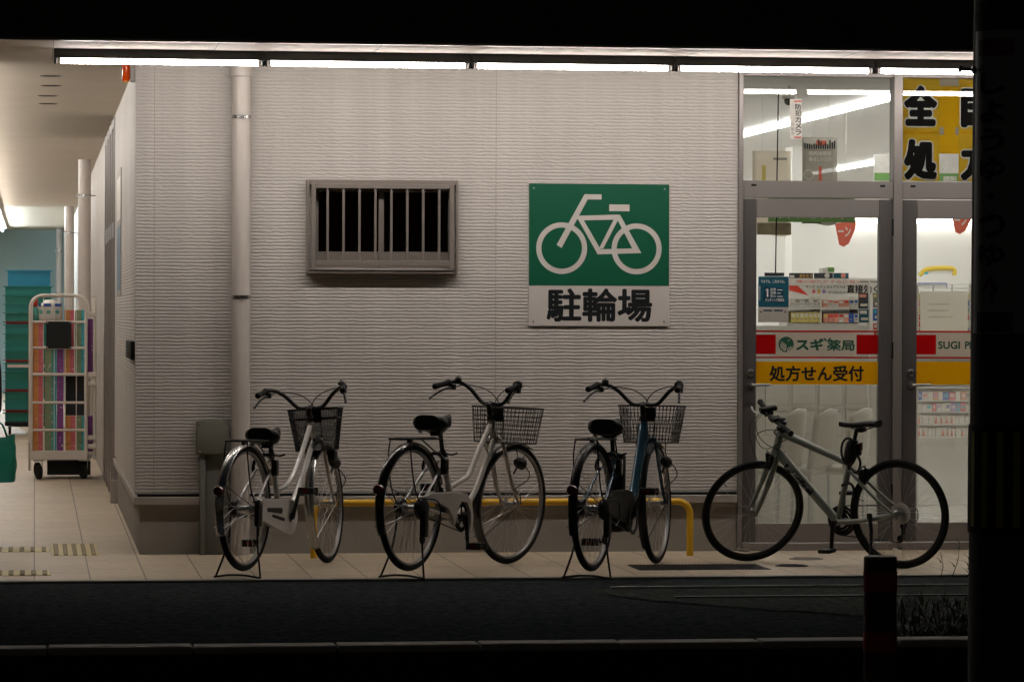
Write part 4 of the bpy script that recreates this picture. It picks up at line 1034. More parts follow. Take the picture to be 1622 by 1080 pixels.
# ---------------- the pale sports bicycle on its side stand
def sport_bike():
    R = .345; WB = 1.05; S = .905; tr = .0175
    g = at_z(1428, 900, 0)
    lean = rad(-4.5)                                      # leans to its left, towards the road
    root = empty('sports_bicycle', (g.x, g.y, 0.0), (0, 0, 0), S)
    root.rotation_mode = 'XYZ'; root.rotation_euler = (lean, 0, rad(139))
    tag(root, 'pale sage sports bicycle with flat bar leaning on its side stand before the glass doors', 'bicycle', 'bicycles parked outside the shop')
    BB = Vector((.44, 0, .285)); STt = Vector((.335, 0, .665))
    hb, ht = Vector((.872, 0, .712)), Vector((.815, 0, .866)); AD = (ht - hb).normalized()
    T = Matrix.Translation(hb) @ Matrix.Rotation(rad(50), 4, AD) @ Matrix.Translation(-hb)
    P = 'sage_paint'
    wheel(root, (0, R), R, 'black_steel', tr, nsp=28, phase=.2, rim_h=.020); wheel(root, (WB, R), R, 'black_steel', tr, T=T, nsp=28, phase=.8, rim_h=.020)
    for o in list(root.children):
        pass
    m = MB()
    m.tube([hb - AD * .01, hb + AD * .05, ht + AD * .012], [.030, .027, .029], P, 16)
    m.tube([hb + AD * .025, BB], [.032, .028], P, 16, flat=.85)
    m.tube([ht - AD * .02, STt + Vector((0, 0, -.012))], [.0265, .020], P, 14)
    m.tube([BB, STt + (STt - BB).normalized() * .03], .0195, P, 14); m.cyl(BB + Vector((0, -.036, 0)), BB + Vector((0, .036, 0)), .023, P, 18)
    for s in (-1, 1):
        m.tube(spline([BB + Vector((-.02, s * .03, 0)), (.28, s * .042, .297), (.14, s * .055, .318), (.0, s * .066, R)], 5), [.016] * 6 + [.015] * 6 + [.012] * 4, P, 10)
        m.tube(spline([STt + Vector((.004, s * .015, -.04)), (.27, s * .042, .565), (.13, s * .056, .44), (0, s * .066, R)], 5), .0105, P, 10)
        m.rbox((-.02, s * .062 - .004, R - .03), (.025, s * .062 + .004, R + .02), 'zinc', .003, 1)
    m.lathe([(.0195, -.012), (.0195, .012)], STt + (STt - BB).normalized() * .02, STt - BB, 'black_steel', 14)
    fr = m.build('frame', root, 45)
    # lettering on the down tube (left side faces the road)
    d = (BB - hb).normalized(); up = Vector((d.z, 0, -d.x)); up = up if up.z > 0 else -up
    m = MB(); o0 = hb + d * .115 + Vector((0, .0, 0)) + AD * .012; r_ = .0324
    def wrap(a, c, q=0.0): 
        th = (c - .025) / r_; return o0 + d * a + up * (math.sin(th) * r_) + Vector((0, math.cos(th) * r_ * .87 + .0006 + q, 0))
    for a0, a1 in ((.0, .255),):
        n = 14
        for i in range(n):
            x0, x1 = a0 + (a1 - a0) * i / n, a0 + (a1 - a0) * (i + 1) / n
            for j in range(6): c0, c1 = .050 * j / 6, .050 * (j + 1) / 6; m.add([wrap(x0, c0), wrap(x1, c0), wrap(x1, c1), wrap(x0, c1)], [(0, 3, 2, 1)], 'black')
    r_ = .0338
    m.text('FELT', (0, 0, 0), UX, UZ, (.225, .042), 'sage_paint', .05, fn=lambda a, c, q: wrap(.015 + a + (c - .021) * .35, c * .82 + .010, q))
    m.build('lettering', fr, 0)
    # fork
    m = MB(); m.T = T
    for s in (-1, 1): m.tube(spline([hb + Vector((.004, s * .03, -.012)), (.895, s * .046, .655), (.965, s * .052, .50), (WB, s * .056, R)], 5), [.020] * 5 + [.019] * 5 + [.015] * 5 + [.011], P, 12); m.rbox((WB - .015, s * .053 - .004, R - .015), (WB + .012, s * .053 + .004, R + .02), 'black_steel', .003, 1)
    m.tube([hb + Vector((.004, -.036, -.014)), hb + Vector((.004, .036, -.014))], .017, P, 12); m.cyl(hb - AD * .02, hb - AD * .008, .025, 'black_steel', 16); m.build('fork', root, 45)
    # stem, flat bar
    m = MB(); m.T = T; st = ht + AD * .015
    m.cyl(st, st + AD * .045, .0175, 'black_steel', 16); bc = st + AD * .055 + Vector((.085, 0, .022)); m.tube([st + AD * .025, bc], .0165, 'black_steel', 12); m.cyl(bc + Vector((0, -.022, 0)), bc + Vector((0, .022, 0)), .021, 'black_steel', 14)
    m.tube(spline([bc + Vector((-.022, -.295, .004)), bc + Vector((-.012, -.16, .004)), bc, bc + Vector((-.012, .16, .004)), bc + Vector((-.022, .295, .004))], 6), .0125, 'black_steel', 12)
    hb_ = m.build('handlebar', root, 45)
    for s in (-1, 1):
        q = MB(); q.T = T; e = bc + Vector((-.0225, s * .30, .004)); dd = Vector((.075, -s * 1, 0)).normalized()
        q.lathe([(0, -.003), (.0185, -.003), (.0195, .004), (.0165, .012), (.0165, .10), (.0185, .118), (.0185, .128), (.012, .128)], e, dd, 'black_rubber', 18); q.build('grip', hb_, 45)
        q = MB(); q.T = T; c0 = bc + Vector((-.015, s * .155, .0)); q.rbox(c0 + Vector((-.004, -.02, -.022)), c0 + Vector((.036, .02, .006)), 'black', .008)
        q.tube(spline([c0 + Vector((.03, 0, -.008)), c0 + Vector((.062, s * .02, -.012)), c0 + Vector((.068, s * .07, -.014)), c0 + Vector((.058, s * .13, -.012))], 5), .0052, 'black_steel' if s > 0 else 'zinc', 8, flat=1.3); q.rbox(c0 + Vector((-.03, -.012, -.034)), c0 + Vector((.02, .03, -.014)), 'black', .006); q.build('brake_lever', hb_, 45)
    q = MB(); q.T = T; c0 = bc + Vector((-.012, -.075, .03)); q.rbox(c0 + Vector((-.05, -.022, -.006)), c0 + Vector((.055, .022, .026)), 'black', .012); q.cyl(c0 + Vector((.05, 0, .01)), c0 + Vector((.066, 0, .01)), .021, 'black', 18); q.rbox(c0 + Vector((-.02, -.018, -.03)), c0 + Vector((.02, .018, -.004)), 'black_steel', .006); q.build('headlamp', hb_, 45)
    q = MB(); q.T = T; c0 = bc + Vector((-.005, .07, .03)); q.rbox(c0 + Vector((-.03, -.03, -.012)), c0 + Vector((.03, .03, .008)), 'black', .008); q.lathe([(.02, 0), (.018, .012), (0, .018)], c0 + Vector((-.03, .04, -.005)), UZ, 'black', 16); q.build('bell', hb_, 45)
    m = MB(); m.T = T
    m.tube(spline([bc + Vector((.04, -.14, -.012)), bc + Vector((.13, -.08, -.06)), bc + Vector((.14, 0, -.20)), bc + Vector((.10, .03, -.30)), hb + Vector((.05, .02, -.02))], 6), .0026, 'black', 6)
    m.tube(spline([bc + Vector((.04, .14, -.014)), bc + Vector((.11, .10, -.03)), bc + Vector((.125, .03, -.10)), bc + Vector((.06, .02, -.19)), ht + Vector((-.03, .028, -.06)), ht + Vector((-.10, .028, -.10))], 6), .0026, 'black', 6)
    m.tube(spline([bc + Vector((.03, -.13, -.014)), bc + Vector((.10, -.03, -.02)), bc + Vector((.105, .03, -.09)), bc + Vector((.04, .03, -.17)), hb + Vector((-.06, .03, .01))], 6), .0026, 'black', 6)
    m.build('cable', hb_, 50)
    # brakes
    for TT, cx, cz, dr in ((T, .905, .672, Vector((.3, 0, -1))), (None, .235, .585, Vector((-.6, 0, -.8)))):
        m = MB(); m.T = TT
        for s in (-1, 1): m.rbox((cx - .012, s * .035 - .009, cz - .045), (cx + .022, s * .035 + .009, cz + .04), 'black', .006); m.tube([(cx, s * .034, cz + .035), (cx + .01, s * .012, cz + .055)], .005, 'black_steel', 6); m.rbox((cx + .005, s * .02 - .006, cz - .03), (cx + .055, s * .02 + .006, cz - .016), 'black', .003)
        m.tube([(cx + .01, -.04, cz + .052), (cx + .012, .05, cz + .058)], .004, 'black_steel', 6); m.build('brake', root, 45)
    # saddle, post with cable bag and tail lamp
    m = MB(); sd = (STt - BB).normalized(); m.tube([STt, STt + sd * .215], .0135, 'black_steel', 14); post = m.build('seat_post', root, 40)
    saddle(root, .252, .925, L=.28, W=.155, sport=True)
    m = MB(); c0 = STt + sd * .075
    vs = []; 
    m.lathe([(0, -.085), (.028, -.08), (.040, -.05), (.043, 0), (.040, .045), (.028, .075), (0, .08)], c0 + Vector((.004, .006, 0)), sd, 'black', 18); m.rbox(c0 + Vector((-.062, -.025, -.03)), c0 + Vector((-.03, .03, .05)), 'black', .014)
    m.tube([c0 + Vector((.01 + .052 * math.cos(rad(q)), .03, .0 + .085 * math.sin(rad(q)))) for q in range(0, 360, 18)], .008, 'black', 8, closed=True); m.tube([c0 + Vector((-.02 + .045 * math.cos(rad(q)), .022, -.075 + .06 * math.sin(rad(q)))) for q in range(0, 360, 18)], .008, 'black', 8, closed=True)
    m.build('lock_bag', post, 45)
    m = MB(); m.rbox(c0 + Vector((-.072, -.012, .005)), c0 + Vector((-.0625, .022, .055)), 'red_lens', .004); m.build('tail_lamp', post, 40)
    # drive train on the right side
    m = MB(); y0 = -.055
    for rr, yy in ((.098, -.002), (.080, .006), (.06, .014)):
        m.lathe([(rr - .018, -.0015), (rr, -.0015), (rr, .0015), (rr - .018, .0015)], (BB.x, y0 + yy, BB.z), UY, 'black', 40, closed=True)
    for k in range(4): a = rad(90 * k + 30); m.tube([BB + Vector((0, y0, 0)), BB + Vector((.082 * math.cos(a), y0, .082 * math.sin(a)))], .008, 'black', 6)
    th = rad(94); ca, sa = math.cos(th), math.sin(th); cl = .170
    m.cyl(BB + Vector((0, -.075, 0)), BB + Vector((0, .066, 0)), .0135, 'black_steel', 12)
    m.tube([BB + Vector((0, -.072, 0)), BB + Vector((ca * cl, -.082, sa * cl))], [.015, .010], 'black_steel', 10); m.tube([BB + Vector((0, .064, 0)), BB + Vector((-ca * cl, .078, -sa * cl))], [.0165, .0125], 'black_steel', 10)
    crank = m.build('crank', root, 45)
    for s, sg in ((-1, 1), (1, -1)):
        q = MB(); c0 = BB + Vector((sg * ca * cl, s * .135, sg * sa * cl)); q.rbox(c0 + Vector((-.045, -.045, -.012)), c0 + Vector((.045, .045, .012)), 'black', .006); q.cyl(c0 + Vector((0, -s * .062, 0)), c0, .007, 'black_steel', 8); q.build('pedal', crank, 40)
    m = MB()
    for k in range(8): m.lathe([(.022 + .0045 * k - .004, -.0012), (.022 + .0045 * k, -.0012), (.022 + .0045 * k, .0012), (.022 + .0045 * k - .004, .0012)], (0, -.052 + .0035 * k, R), UY, 'zinc', 28, closed=True)
    m.lathe([(.02, -.0008), (.068, -.0008), (.068, .0008), (.02, .0008)], (0, -.021, R), UY, 'sheet_clear', 32, closed=True); m.build('cassette', root, 30)
    m = MB(); m.rbox((-.02, -.085, R - .075), (.02, -.06, R - .03), 'black', .008); m.tube([(.0, -.072, R - .06), (.02, -.066, R - .15)], .011, 'black', 8)
    for c0, rr in (((.005, -.06, R - .085), .022), ((.028, -.06, R - .165), .024)): m.lathe([(0, -.006), (rr, -.006), (rr, .006), (0, .006)], c0, UY, 'black_steel', 20)
    m.tube(spline([(.0, -.08, R - .06), (-.075, -.085, R - .055), (-.085, -.08, R + .02), (-.03, -.075, R + .045)], 5), .003, 'black', 6); m.build('derailleur', root, 40)
    m = MB(); m.tube([(0, -.045, R + .05), (BB.x, -.055, BB.z + .095)], .004, 'black_steel', 6); m.tube([(.03, -.06, R - .19), (BB.x, -.055, BB.z - .095)], .004, 'black_steel', 6); m.build('chain', root, 40)
    # pump clip behind the seat tube, side stand, wheel reflectors
    m = MB(); m.tube(spline([(.385, .03, .52), (.33, .03, .535), (.30, .03, .50), (.30, .03, .40)], 5), .009, 'black', 8); m.build('bottle_clip', root, 45)
    m = MB(); kz = math.tan(-lean)
    f = Vector((.105, .285, .0 + .285 * math.sin(-lean) * -1 * -1 if False else 0))
    # foot placed where the leaning frame meets the ground: local z = y * tan(lean)
    fy = .235; fz = fy * math.tan(-lean)
    m.tube([(.17, .075, .335), (.15, .10, .245), (.125, .17, .12), (.11, fy, fz + .012)], [.013, .013, .009, .009], 'black_steel', 10); m.rbox((.155, .062, .315), (.19, .085, .355), 'black', .008); m.rbox((.085, fy - .018, fz + .001), (.135, fy + .018, fz + .016), 'black_rubber', .005); m.build('kickstand', root, 45)
    for TT, c, a in ((None, (0, R), -38), (T, (WB, R), -70)):
        m = MB(); m.T = TT; q = []; 
        for k in range(9): aa = rad(a - 9 + 18 * k / 8); q.append((c[0] + .27 * math.cos(aa), .012, c[1] + .27 * math.sin(aa)))
        m.tube(q, .010, 'p_white', 8, flat=.4); m.build('wheel_reflector', root, 40)
    # settle both wheels on the pavement
    for it in range(3):
        bpy.context.view_layer.update()
        lo = []
        for o in root.children:
            if o.name.startswith('wheel') and 'reflector' not in o.name: lo.append(min(((root.matrix_world @ v.co).z, (v.co.x)) for v in o.data.vertices))
        lo.sort(key=lambda q: q[1]); (zr_, xr_), (zf_, xf_) = lo[0], lo[-1]
        print('settle', lo)
        root.location.z -= zr_; root.rotation_euler.y += (zf_ - zr_) / (S * (xf_ - xr_))
sport_bike()
# ================================================================== THINGS SEEN THROUGH THE GLASS
def flat(u0, v0, u1, v1, y, mt, m=None, th=.004, yo=0.0):
    """upright sheet facing the street that fills a pixel rectangle at depth y"""
    m = m or MB(); uc = (u0 + u1) / 2
    m.box((X(u0, y), y + yo, Z(v1, y, uc)), (X(u1, y), y + yo + th, Z(v0, y, uc)), mt); return m
def ftext(m, body, u0, v0, u1, v1, y, mt, bold=.02, keep=False):
    uc = (u0 + u1) / 2; z0, z1 = Z(v1, y, uc), Z(v0, y, uc); m.text(body, (X(u0, y), y, z0), UX, UZ, (X(u1, y) - X(u0, y), z1 - z0), mt, bold, keep)
def lines(m, u0, v0, u1, v1, y, mt, n, seed=0, hgt=.35):
    R_ = random.Random(seed)
    for k in range(n):
        a = v0 + (v1 - v0) * (k + .3) / n; e = u0 + (u1 - u0) * R_.uniform(.55, 1); flat(u0, a, e, a + (v1 - v0) / n * hgt, y, mt, m, .0004)

# camera notice on the upper pane
gy = .032
m = flat(1250, 157, 1269, 220, gy, 'p_white', None, .002); m2 = m
flat(1257, 159.5, 1268.5, 162, gy, 'p_red', m, .0006, -.0008); flat(1257, 216.8, 1268.5, 219, gy, 'p_red', m, .0006, -.0008)
for i, ch in enumerate('防犯カメラ'): ftext(m, ch, 1258.5, 165 + i * 10.1, 1268, 174 + i * 10.1, gy - .001, 'ink', .012)
for i, ch in enumerate('作動中'): ftext(m, ch, 1252, 195 + i * 7, 1257, 201 + i * 7, gy - .001, 'ink_grey', .01)
tag(m.build('camera_notice', None, 0), 'white notice with red ends and black vertical writing on the upper pane', 'notice')
p = at_y(1250, 160, 1.0); r = empty('camera', p); tag(r, 'small dark dome camera under the shop ceiling left of the white notice', 'camera')
m = MB(); c0 = Vector(p); m.lathe([(.03, .012), (.034, 0), (.030, -.016), (.016, -.028), (0, -.031)], c0, UZ, 'black_gloss', 24); put(m, 'dome', r, 50)
m = MB(); m.lathe([(.008, .012), (.008, sz - c0.z + .001)], c0, UZ, 'p_white', 10); m.lathe([(.045, .0125), (.045, .03), (0, .03)], c0, UZ, 'p_white', 20); put(m, 'mount', r, 40)
# hanging rod, string
r0 = at_y(1233, 150, 1.3); m = MB(); m.tube([(r0.x, 1.3, sz), (r0.x - .015, 1.3, Z(437, 1.3, 1231))], .0042, 'ink', 8); tag(m.build('hanging_rod', None, 40), 'thin dark rod hanging from the shop ceiling behind the left door', 'rod')
m = flat(1211, 432, 1241.5, 437.5, 1.3, 'p_dark', None, .012, -.006); tag(m.build('sign_holder', None, 0), 'small dark sign holder at the foot of the hanging rod', 'sign')
# hanging posters
def hang(u0, v0, u1, v1, y, base, lab, dec):
    r = empty('hanging_poster', at_y((u0 + u1) / 2, v0, y)); tag(r, lab, 'poster')
    m = MB(); n = 8; vs = []; zt, zb = Z(v0, y, u0), Z(v1, y, u0); x0, x1 = X(u0, y), X(u1, y)
    for i in range(n + 1):
        for j in range(n + 1):
            vs.append((x0 + (x1 - x0) * i / n, y + .012 * math.sin(j * 1.1 + .4) * (j / n), zt + (zb - zt) * j / n + .010 * math.sin(i * .8) * (j / n)))
    m.add(vs, [(i * (n + 1) + j, i * (n + 1) + j + 1, (i + 1) * (n + 1) + j + 1, (i + 1) * (n + 1) + j) for i in range(n) for j in range(n)], base)
    o = put(m, 'sheet', r, 60); md = o.modifiers.new('thickness', 'SOLIDIFY'); md.thickness = .002
    m = MB(); dec(m); put(m, 'print', r, 0)
    m = MB(); 
    for t in (.25, .75): m.tube([(x0 + (x1 - x0) * t, y, zt), (x0 + (x1 - x0) * t, y, sz)], .0012, 'p_white', 5)
    put(m, 'string', r, 30)
def dec1(m):
    y = 1.975
    flat(1272, 219, 1323, 236, y, 'p_white', m, .001); flat(1292, 223, 1308, 231, y - .002, 'coral', m, .001)
    rr = random.Random(5)
    for k in range(14): u = 1273 + k * 3.6; flat(u, 226 + rr.uniform(-5, 4), u + 2.4, 236, y - .003, 'p_dark', m, .001)
    for k, s in enumerate(('焙煎珈琲豆', '香ばしいコク')): ftext(m, s, 1280, 240 + k * 9, 1316, 246.5 + k * 9, y - .002, 'p_white', .015)
    flat(1296, 264, 1301, 287, y - .003, 'coral', m, .001)
    c = at_y(1281, 277, y); m.lathe([(.030, 0), (.034, 0), (.034, .001), (.030, .001)], c, UY, 'p_white', 32, closed=True)
    flat(1272, 338, 1300, 354, y - .002, 'p_dark', m, .001)
hang(1270, 218, 1325, 355, 2.0, 'smoke_sheet', 'dark grey poster with a white ring hanging behind the upper pane', dec1)
def dec2(m): flat(1199, 353, 1253, 372, 2.17, 'poster_photo', m, .001); flat(1206, 262, 1212, 286, 2.17, 'p_yellow', m, .001); flat(1224, 250, 1246, 254, 2.17, 'ink_grey', m, .001)
hang(1191, 239, 1252, 372, 2.2, 'pale_sheet', 'pale cream poster hanging behind the upper pane left of the grey one', dec2)
m = flat(1217, 296, 1354, 352, 1.6, 'green_sign', None, .02); ftext(m, 'カウンセリング', 1226, 324, 1346, 347.5, 1.598, 'p_white', .03); tag(m.build('counter_sign', None, 0), 'wide green sign hanging in the shop above the left door opening', 'sign')
m = flat(1384, 245, 1540, 292, 3.0, 'p_white', None, .02); flat(1384, 274.5, 1540, 287, 2.999, 'green_sign', m, .0008); ftext(m, '調剤', 1493, 279, 1514, 288, 2.997, 'p_white', .03); tag(m.build('aisle_sign', None, 0), 'white and green sign hanging in the shop behind the yellow posters', 'sign')
# red pennants
for (u0, u1, v0, v1, lab) in ((1322, 1356, 351, 391, 'coral red paper pennant hanging below the wide green sign'), (1506, 1541, 333, 371, 'coral red paper pennant seen through the right glass door')):
    y = 2.8; m = MB(); P = [(X(u0, y), Z(v0 + 3, y, u0)), (X(u1, y), Z(v0 - 2, y, u0)), (X(u1 - 2, y), Z(v0 + 12, y, u0)), (X(u0 + 22, y), Z(v1 - 5, y, u0)), (X(u0 + 14, y), Z(v1, y, u0)), (X(u0 + 7, y), Z(v1 - 3, y, u0)), (X(u0 + 3, y), Z(v0 + 18, y, u0))]
    m.prism(P, (0, y, 0), UX, UZ, (0, .002, 0), 'coral'); ftext(m, 'オープン' if False else 'ーン', u0 + 5, v0 + 8, u0 + 25, v0 + 24, y - .001, 'p_white', .03)
    m.tube([(X((u0 + u1) / 2, y), y, Z(v0, y, u0)), (X((u0 + u1) / 2, y), y, sz)], .0012, 'p_white', 5)
    tag(m.build('pennant', None, 0), lab, 'pennant')
# yellow vertical posters behind the right upper pane
def yellow(u0, u1, chars, lab, y=.05):
    m = flat(u0, 120, u1, 287, y, 'poster_yellow', None, .002); flat(u0, 209.5, u1, 212, y - .0012, 'band_yellow', m, .0008)
    for ch, a, c, v0, v1 in chars:
        vs, fs, bb = glyphs(ch, .0)
        for q in range(12):
            ang = 2 * math.pi * q / 12; k = 4.2
            ftext(m, ch, a + k * math.cos(ang), v0 + k * math.sin(ang), c + k * math.cos(ang), v1 + k * math.sin(ang), y - .0020 - q * .00005, 'p_white', .035)
        for q in range(20):
            ang = 2 * math.pi * q / 10; k = 1.2 if q < 10 else 2.4
            ftext(m, ch, a + k * math.cos(ang), v0 + k * math.sin(ang), c + k * math.cos(ang), v1 + k * math.sin(ang), y - .0040 - q * .00005, 'ink', .02)
    return tag(m.build('yellow_poster', None, 0), lab, 'poster')
yellow(1429, 1487, (('全', 1433, 1481, 138, 198), ('処', 1433, 1481, 223, 283)), 'yellow vertical poster with two large black characters beside the door mullion')
yellow(1517.5, 1576, (('国', 1523, 1571, 143, 200), ('方', 1523, 1571, 231, 284)), 'yellow vertical poster half hidden behind the utility pole')
m = flat(1480, 120, 1530, 244, .9, 'yellow_banner', None, .004)
for u in (1487, 1512): flat(u, 202, u + 7, 214, .898, 'p_white', m, .001)
tag(m.build('yellow_banner', None, 0), 'plain yellow banner hanging between the two yellow posters', 'banner')
# teal poster stuck on the left door
y = .0175
m = flat(1201, 438, 1249, 486.5, y, 'teal_poster', None, .0016)
ftext(m, '今までも、これからも。', 1205, 443, 1243, 448.5, y - .0006, 'p_white', .008)
m.prism([(X(1211), Z(452)), (X(1241), Z(455)), (X(1244), Z(479)), (X(1209), Z(475))], (0, y - .0004, 0), UX, UZ, (0, .0002, 0), 'teal_dark')
flat(1214.5, 458, 1216.8, 470, y - .0007, 'p_white', m, .0004); m.prism([(X(1213), Z(458.2)), (X(1218.4), Z(458.2)), (X(1215.7), Z(455.4))], (0, y - .0007, 0), UX, UZ, (0, .0003, 0), 'p_white')
for i, s in enumerate(('品質', '信頼', '安心')): ftext(m, s, 1220, 456.2 + i * 5.2, 1229, 460.6 + i * 5.2, y - .0007, 'p_white', .012); lines(m, 1231, 457.5 + i * 5.2, 1240, 461 + i * 5.2, y - .0007, 'p_white', 1, i)
ftext(m, 'ジェネリック医薬品', 1212, 472.5, 1242, 477.5, y - .0007, 'p_white', .012)
flat(1203, 453, 1204, 476, y - .0006, 'p_white', m, .0004)
flat(1201, 486.6, 1249, 510.5, y, 'poster_grey', m, .0016); flat(1209, 490.5, 1223, 493, y - .0006, 'teal_dark', m, .0004); flat(1226, 490.5, 1240, 493, y - .0006, 'teal_dark', m, .0004)
for u in (1204, 1242): c = at_y(u + 1.5, 494, y - .0006); m.lathe([(.006, 0), (.006, .0004), (0, .0004)], c, UY, 'post_brown', 14)
for k in range(3): lines(m, 1209, 495 + k * 3.6, 1224, 498 + k * 3.6, y - .0006, 'ink_grey', 1, k); lines(m, 1226, 495 + k * 3.6, 1241, 498 + k * 3.6, y - .0006, 'ink_grey', 1, k + 9)
lines(m, 1204, 506, 1247, 509, y - .0006, 'ink_grey', 1, 2)
tag(m.build('door_poster', None, 0), 'teal poster over a grey leaflet stuck on the left glass door', 'poster')
# medicine display behind the left door
dy = 3.0
r = empty('display_stand', (X(1300, dy), dy, 0)); tag(r, 'white medicine display stand with a black-lettered header behind the left door', 'display')
m = flat(1249, 450, 1391, 467, dy, 'paper', None, .02); m.prism([(X(1250, dy), Z(450.5, dy)), (X(1263, dy), Z(450.5, dy)), (X(1281, dy), Z(466.5, dy)), (X(1250, dy), Z(458, dy))], (0, dy - .001, 0), UX, UZ, (0, -.001, 0), 'p_red')
ftext(m, 'サンテ メディカルプラスは', 1276, 452, 1339, 456.5, dy - .002, 'ink', .018); ftext(m, '直接効く', 1341, 451, 1391, 464.5, dy - .002, 'ink', .02); ftext(m, '最大濃度配合', 1312, 461, 1339, 465, dy - .002, 'ink_grey', .012)
for k, c in enumerate(('p_pink', 'p_gold', 'p_lilac')):
    cc = at_y(1289 + k * 8, 462, dy - .002); m.lathe([(.013, 0), (.013, .001), (0, .001)], cc, UY, c, 18); m.prism([(-.007, .009), (.007, .009), (0, .026)], cc, UX, UZ, (0, .001, 0), c)
ftext(m, '瞳の疲れかすみに効く', 1262, 443.5, 1362, 448.5, dy - .002, 'coral', .0)
flat(1249, 441, 1391, 450, dy + .001, 'p_white', m, .018)
put(m, 'header', r)
m = MB(); flat(1249, 467, 1391, 516, dy + .30, 'paper', m, .02)
for v in (486.5, 511): m.box((X(1249, dy), dy + .02, Z(v + 1.5, dy)), (X(1362, dy), dy + .29, Z(v, dy)), 'paper')
for u in (1249, 1302, 1362): m.box((X(u, dy) - .004, dy + .03, .9), (X(u, dy) + .004, dy + .299, Z(468, dy)), 'paper')
m.box((X(1249, dy), dy + .03, 0.0), (X(1390, dy), dy + .299, Z(513, dy)), 'panel_white'); put(m, 'shelf', r)
rr = random.Random(11)
def pack(u0, v0, u1, v1, y, base, accent, lab, grp, cat='box', d=.09):
    m = flat(u0, v0, u1, v1, y, base, None, d); flat(u0 + .6, v0 + (v1 - v0) * .12, u1 - .6, v0 + (v1 - v0) * .45, y - .0006, accent, m, .0005)
    if u1 - u0 > 6: flat(u0 + 1, v0 + (v1 - v0) * .6, u0 + (u1 - u0) * .7, v0 + (v1 - v0) * .72, y - .0006, 'ink_grey', m, .0005)
    return tag(m.build('medicine_box', None, 0), lab, cat, grp)
row = 0
for (v0, v1, us, bases, accs, nm) in ((472, 486, [(1253 + 7.0 * k, 1259.5 + 7.0 * k) for k in range(7)], ['p_white', 'paper'], ['p_white', 'ink_grey'], 'white box on the upper shelf of the left display'),
                                  (494, 510.5, [(1253 + 7.0 * k, 1259.5 + 7.0 * k) for k in range(7)], ['p_yellow', 'p_yellow'], ['p_white', 'p_white'], 'pale yellow box on the lower shelf of the left display'),
                                  (474, 486, [(1304 + 8.2 * k, 1311.5 + 8.2 * k) for k in range(7)], ['p_salmon', 'p_white', 'p_white', 'p_salmon', 'p_salmon', 'paper', 'p_white'], ['p_white', 'p_salmon', 'coral', 'p_white', 'p_red', 'p_blue', 'p_blue'], 'red and white box on the upper shelf under the header'),
                                  (496, 510.5, [(1304 + 8.2 * k, 1311.5 + 8.2 * k) for k in range(7)], ['p_salmon', 'p_salmon', 'p_salmon', 'p_white', 'p_salmon', 'p_blue', 'p_white'], ['p_yellow', 'p_red', 'p_red', 'p_red', 'p_white', 'p_blue', 'p_blue'], 'red box on the lower shelf under the header')):
    for k, (a, c) in enumerate(us):
        pack(a, v0 + rr.uniform(0, 1.5), c, v1, dy + .05, bases[k % len(bases)], accs[k % len(accs)], ORD[k] + ' ' + nm, 'boxes on the medicine display')
# dark strip banners above the display
for (u0, u1, mt, s, lab) in ((1250, 1287.5, 'p_dark', '歯を失う', 'dark strip sign with gold lettering above the medicine display'), (1289, 1319, 'p_dark', '', 'plain dark strip sign above the medicine display'), (1320, 1344, 'teal_poster', '', 'dark teal strip sign with a small face above the medicine display')):
    m = flat(u0, 432.5, u1, 441, dy + .02, mt, None, .01)
    if s: ftext(m, s, 1266, 434, 1286, 440, dy + .018, 'p_gold', .02); flat(1251, 436, 1258, 440, dy + .018, 'p_white', m, .001)
    else: c = at_y((u0 + u1) / 2 + (6 if mt == 'p_dark' else 4), 436.5, dy + .018); m.lathe([(.018, 0), (.018, .001), (0, .001)], c, UY, 'p_white' if mt == 'p_dark' else 'p_salmon', 16)
    tag(m.build('strip_sign', None, 0), lab, 'sign', 'strip signs above the medicine display')
m = MB(); c = at_y(1313, 431, dy + .1); m.rbox((c.x - .05, c.y, c.z - .02), (c.x + .03, c.y + .1, c.z + .03), 'p_white', .006); m.rbox((c.x - .01, c.y - .002, c.z + .0), (c.x + .04, c.y + .08, c.z + .034), 'green_sign', .006); tag(m.build('parcel', None, 20), 'small white and green parcel on top of the medicine display', 'parcel')
# magazine rack at the right of the left door
r = empty('magazine_rack', (X(1375, 2.4), 2.4, 0)); tag(r, 'upright rack of dark magazines at the right edge of the left door', 'rack')
m = MB()
for u in (1376, 1392): m.tube([(X(u, 2.4), 2.4, 0), (X(u, 2.4), 2.4, Z(445, 2.4, 1385))], .009, 'p_white', 8)
m.tube([(X(1362, 2.4), 2.4, Z(446, 2.4, 1385)), (X(1394, 2.4), 2.4, Z(446, 2.4, 1385))], .008, 'poster_grey', 8); put(m, 'rack_frame', r, 40)
for k, (u0, v0, u1, v1, mt, ac) in enumerate(((1360, 464, 1375, 489, 'p_dark', 'p_salmon'), (1361, 490, 1376, 511, 'teal_poster', 'p_white'), (1383, 464, 1391, 487, 'poster_smoke', 'p_yellow'), (1383, 489, 1391, 508, 'p_blue', 'p_cyan'), (1383.5, 512, 1391, 522, 'p_red', 'p_white'), (1383.5, 524, 1391, 534, 'p_white', 'p_red'))):
    m = flat(u0, v0, u1, v1, 2.36, mt, None, .012); flat(u0 + 1, v0 + 2, u1 - 3, v0 + 7, 2.358, ac, m, .001); flat(u0 + 3, v1 - 8, u1 - 1, v1 - 4, 2.358, 'poster_pale', m, .001)
    tag(m.build('magazine', None, 0), ['dark magazine at the top left of the rack', 'teal magazine below the dark one in the rack', 'grey magazine at the top right of the rack', 'blue magazine right of the white rack upright', 'red leaflet low in the rack', 'white leaflet with a red head at the rack foot'][k], 'magazine', 'magazines in the rack')
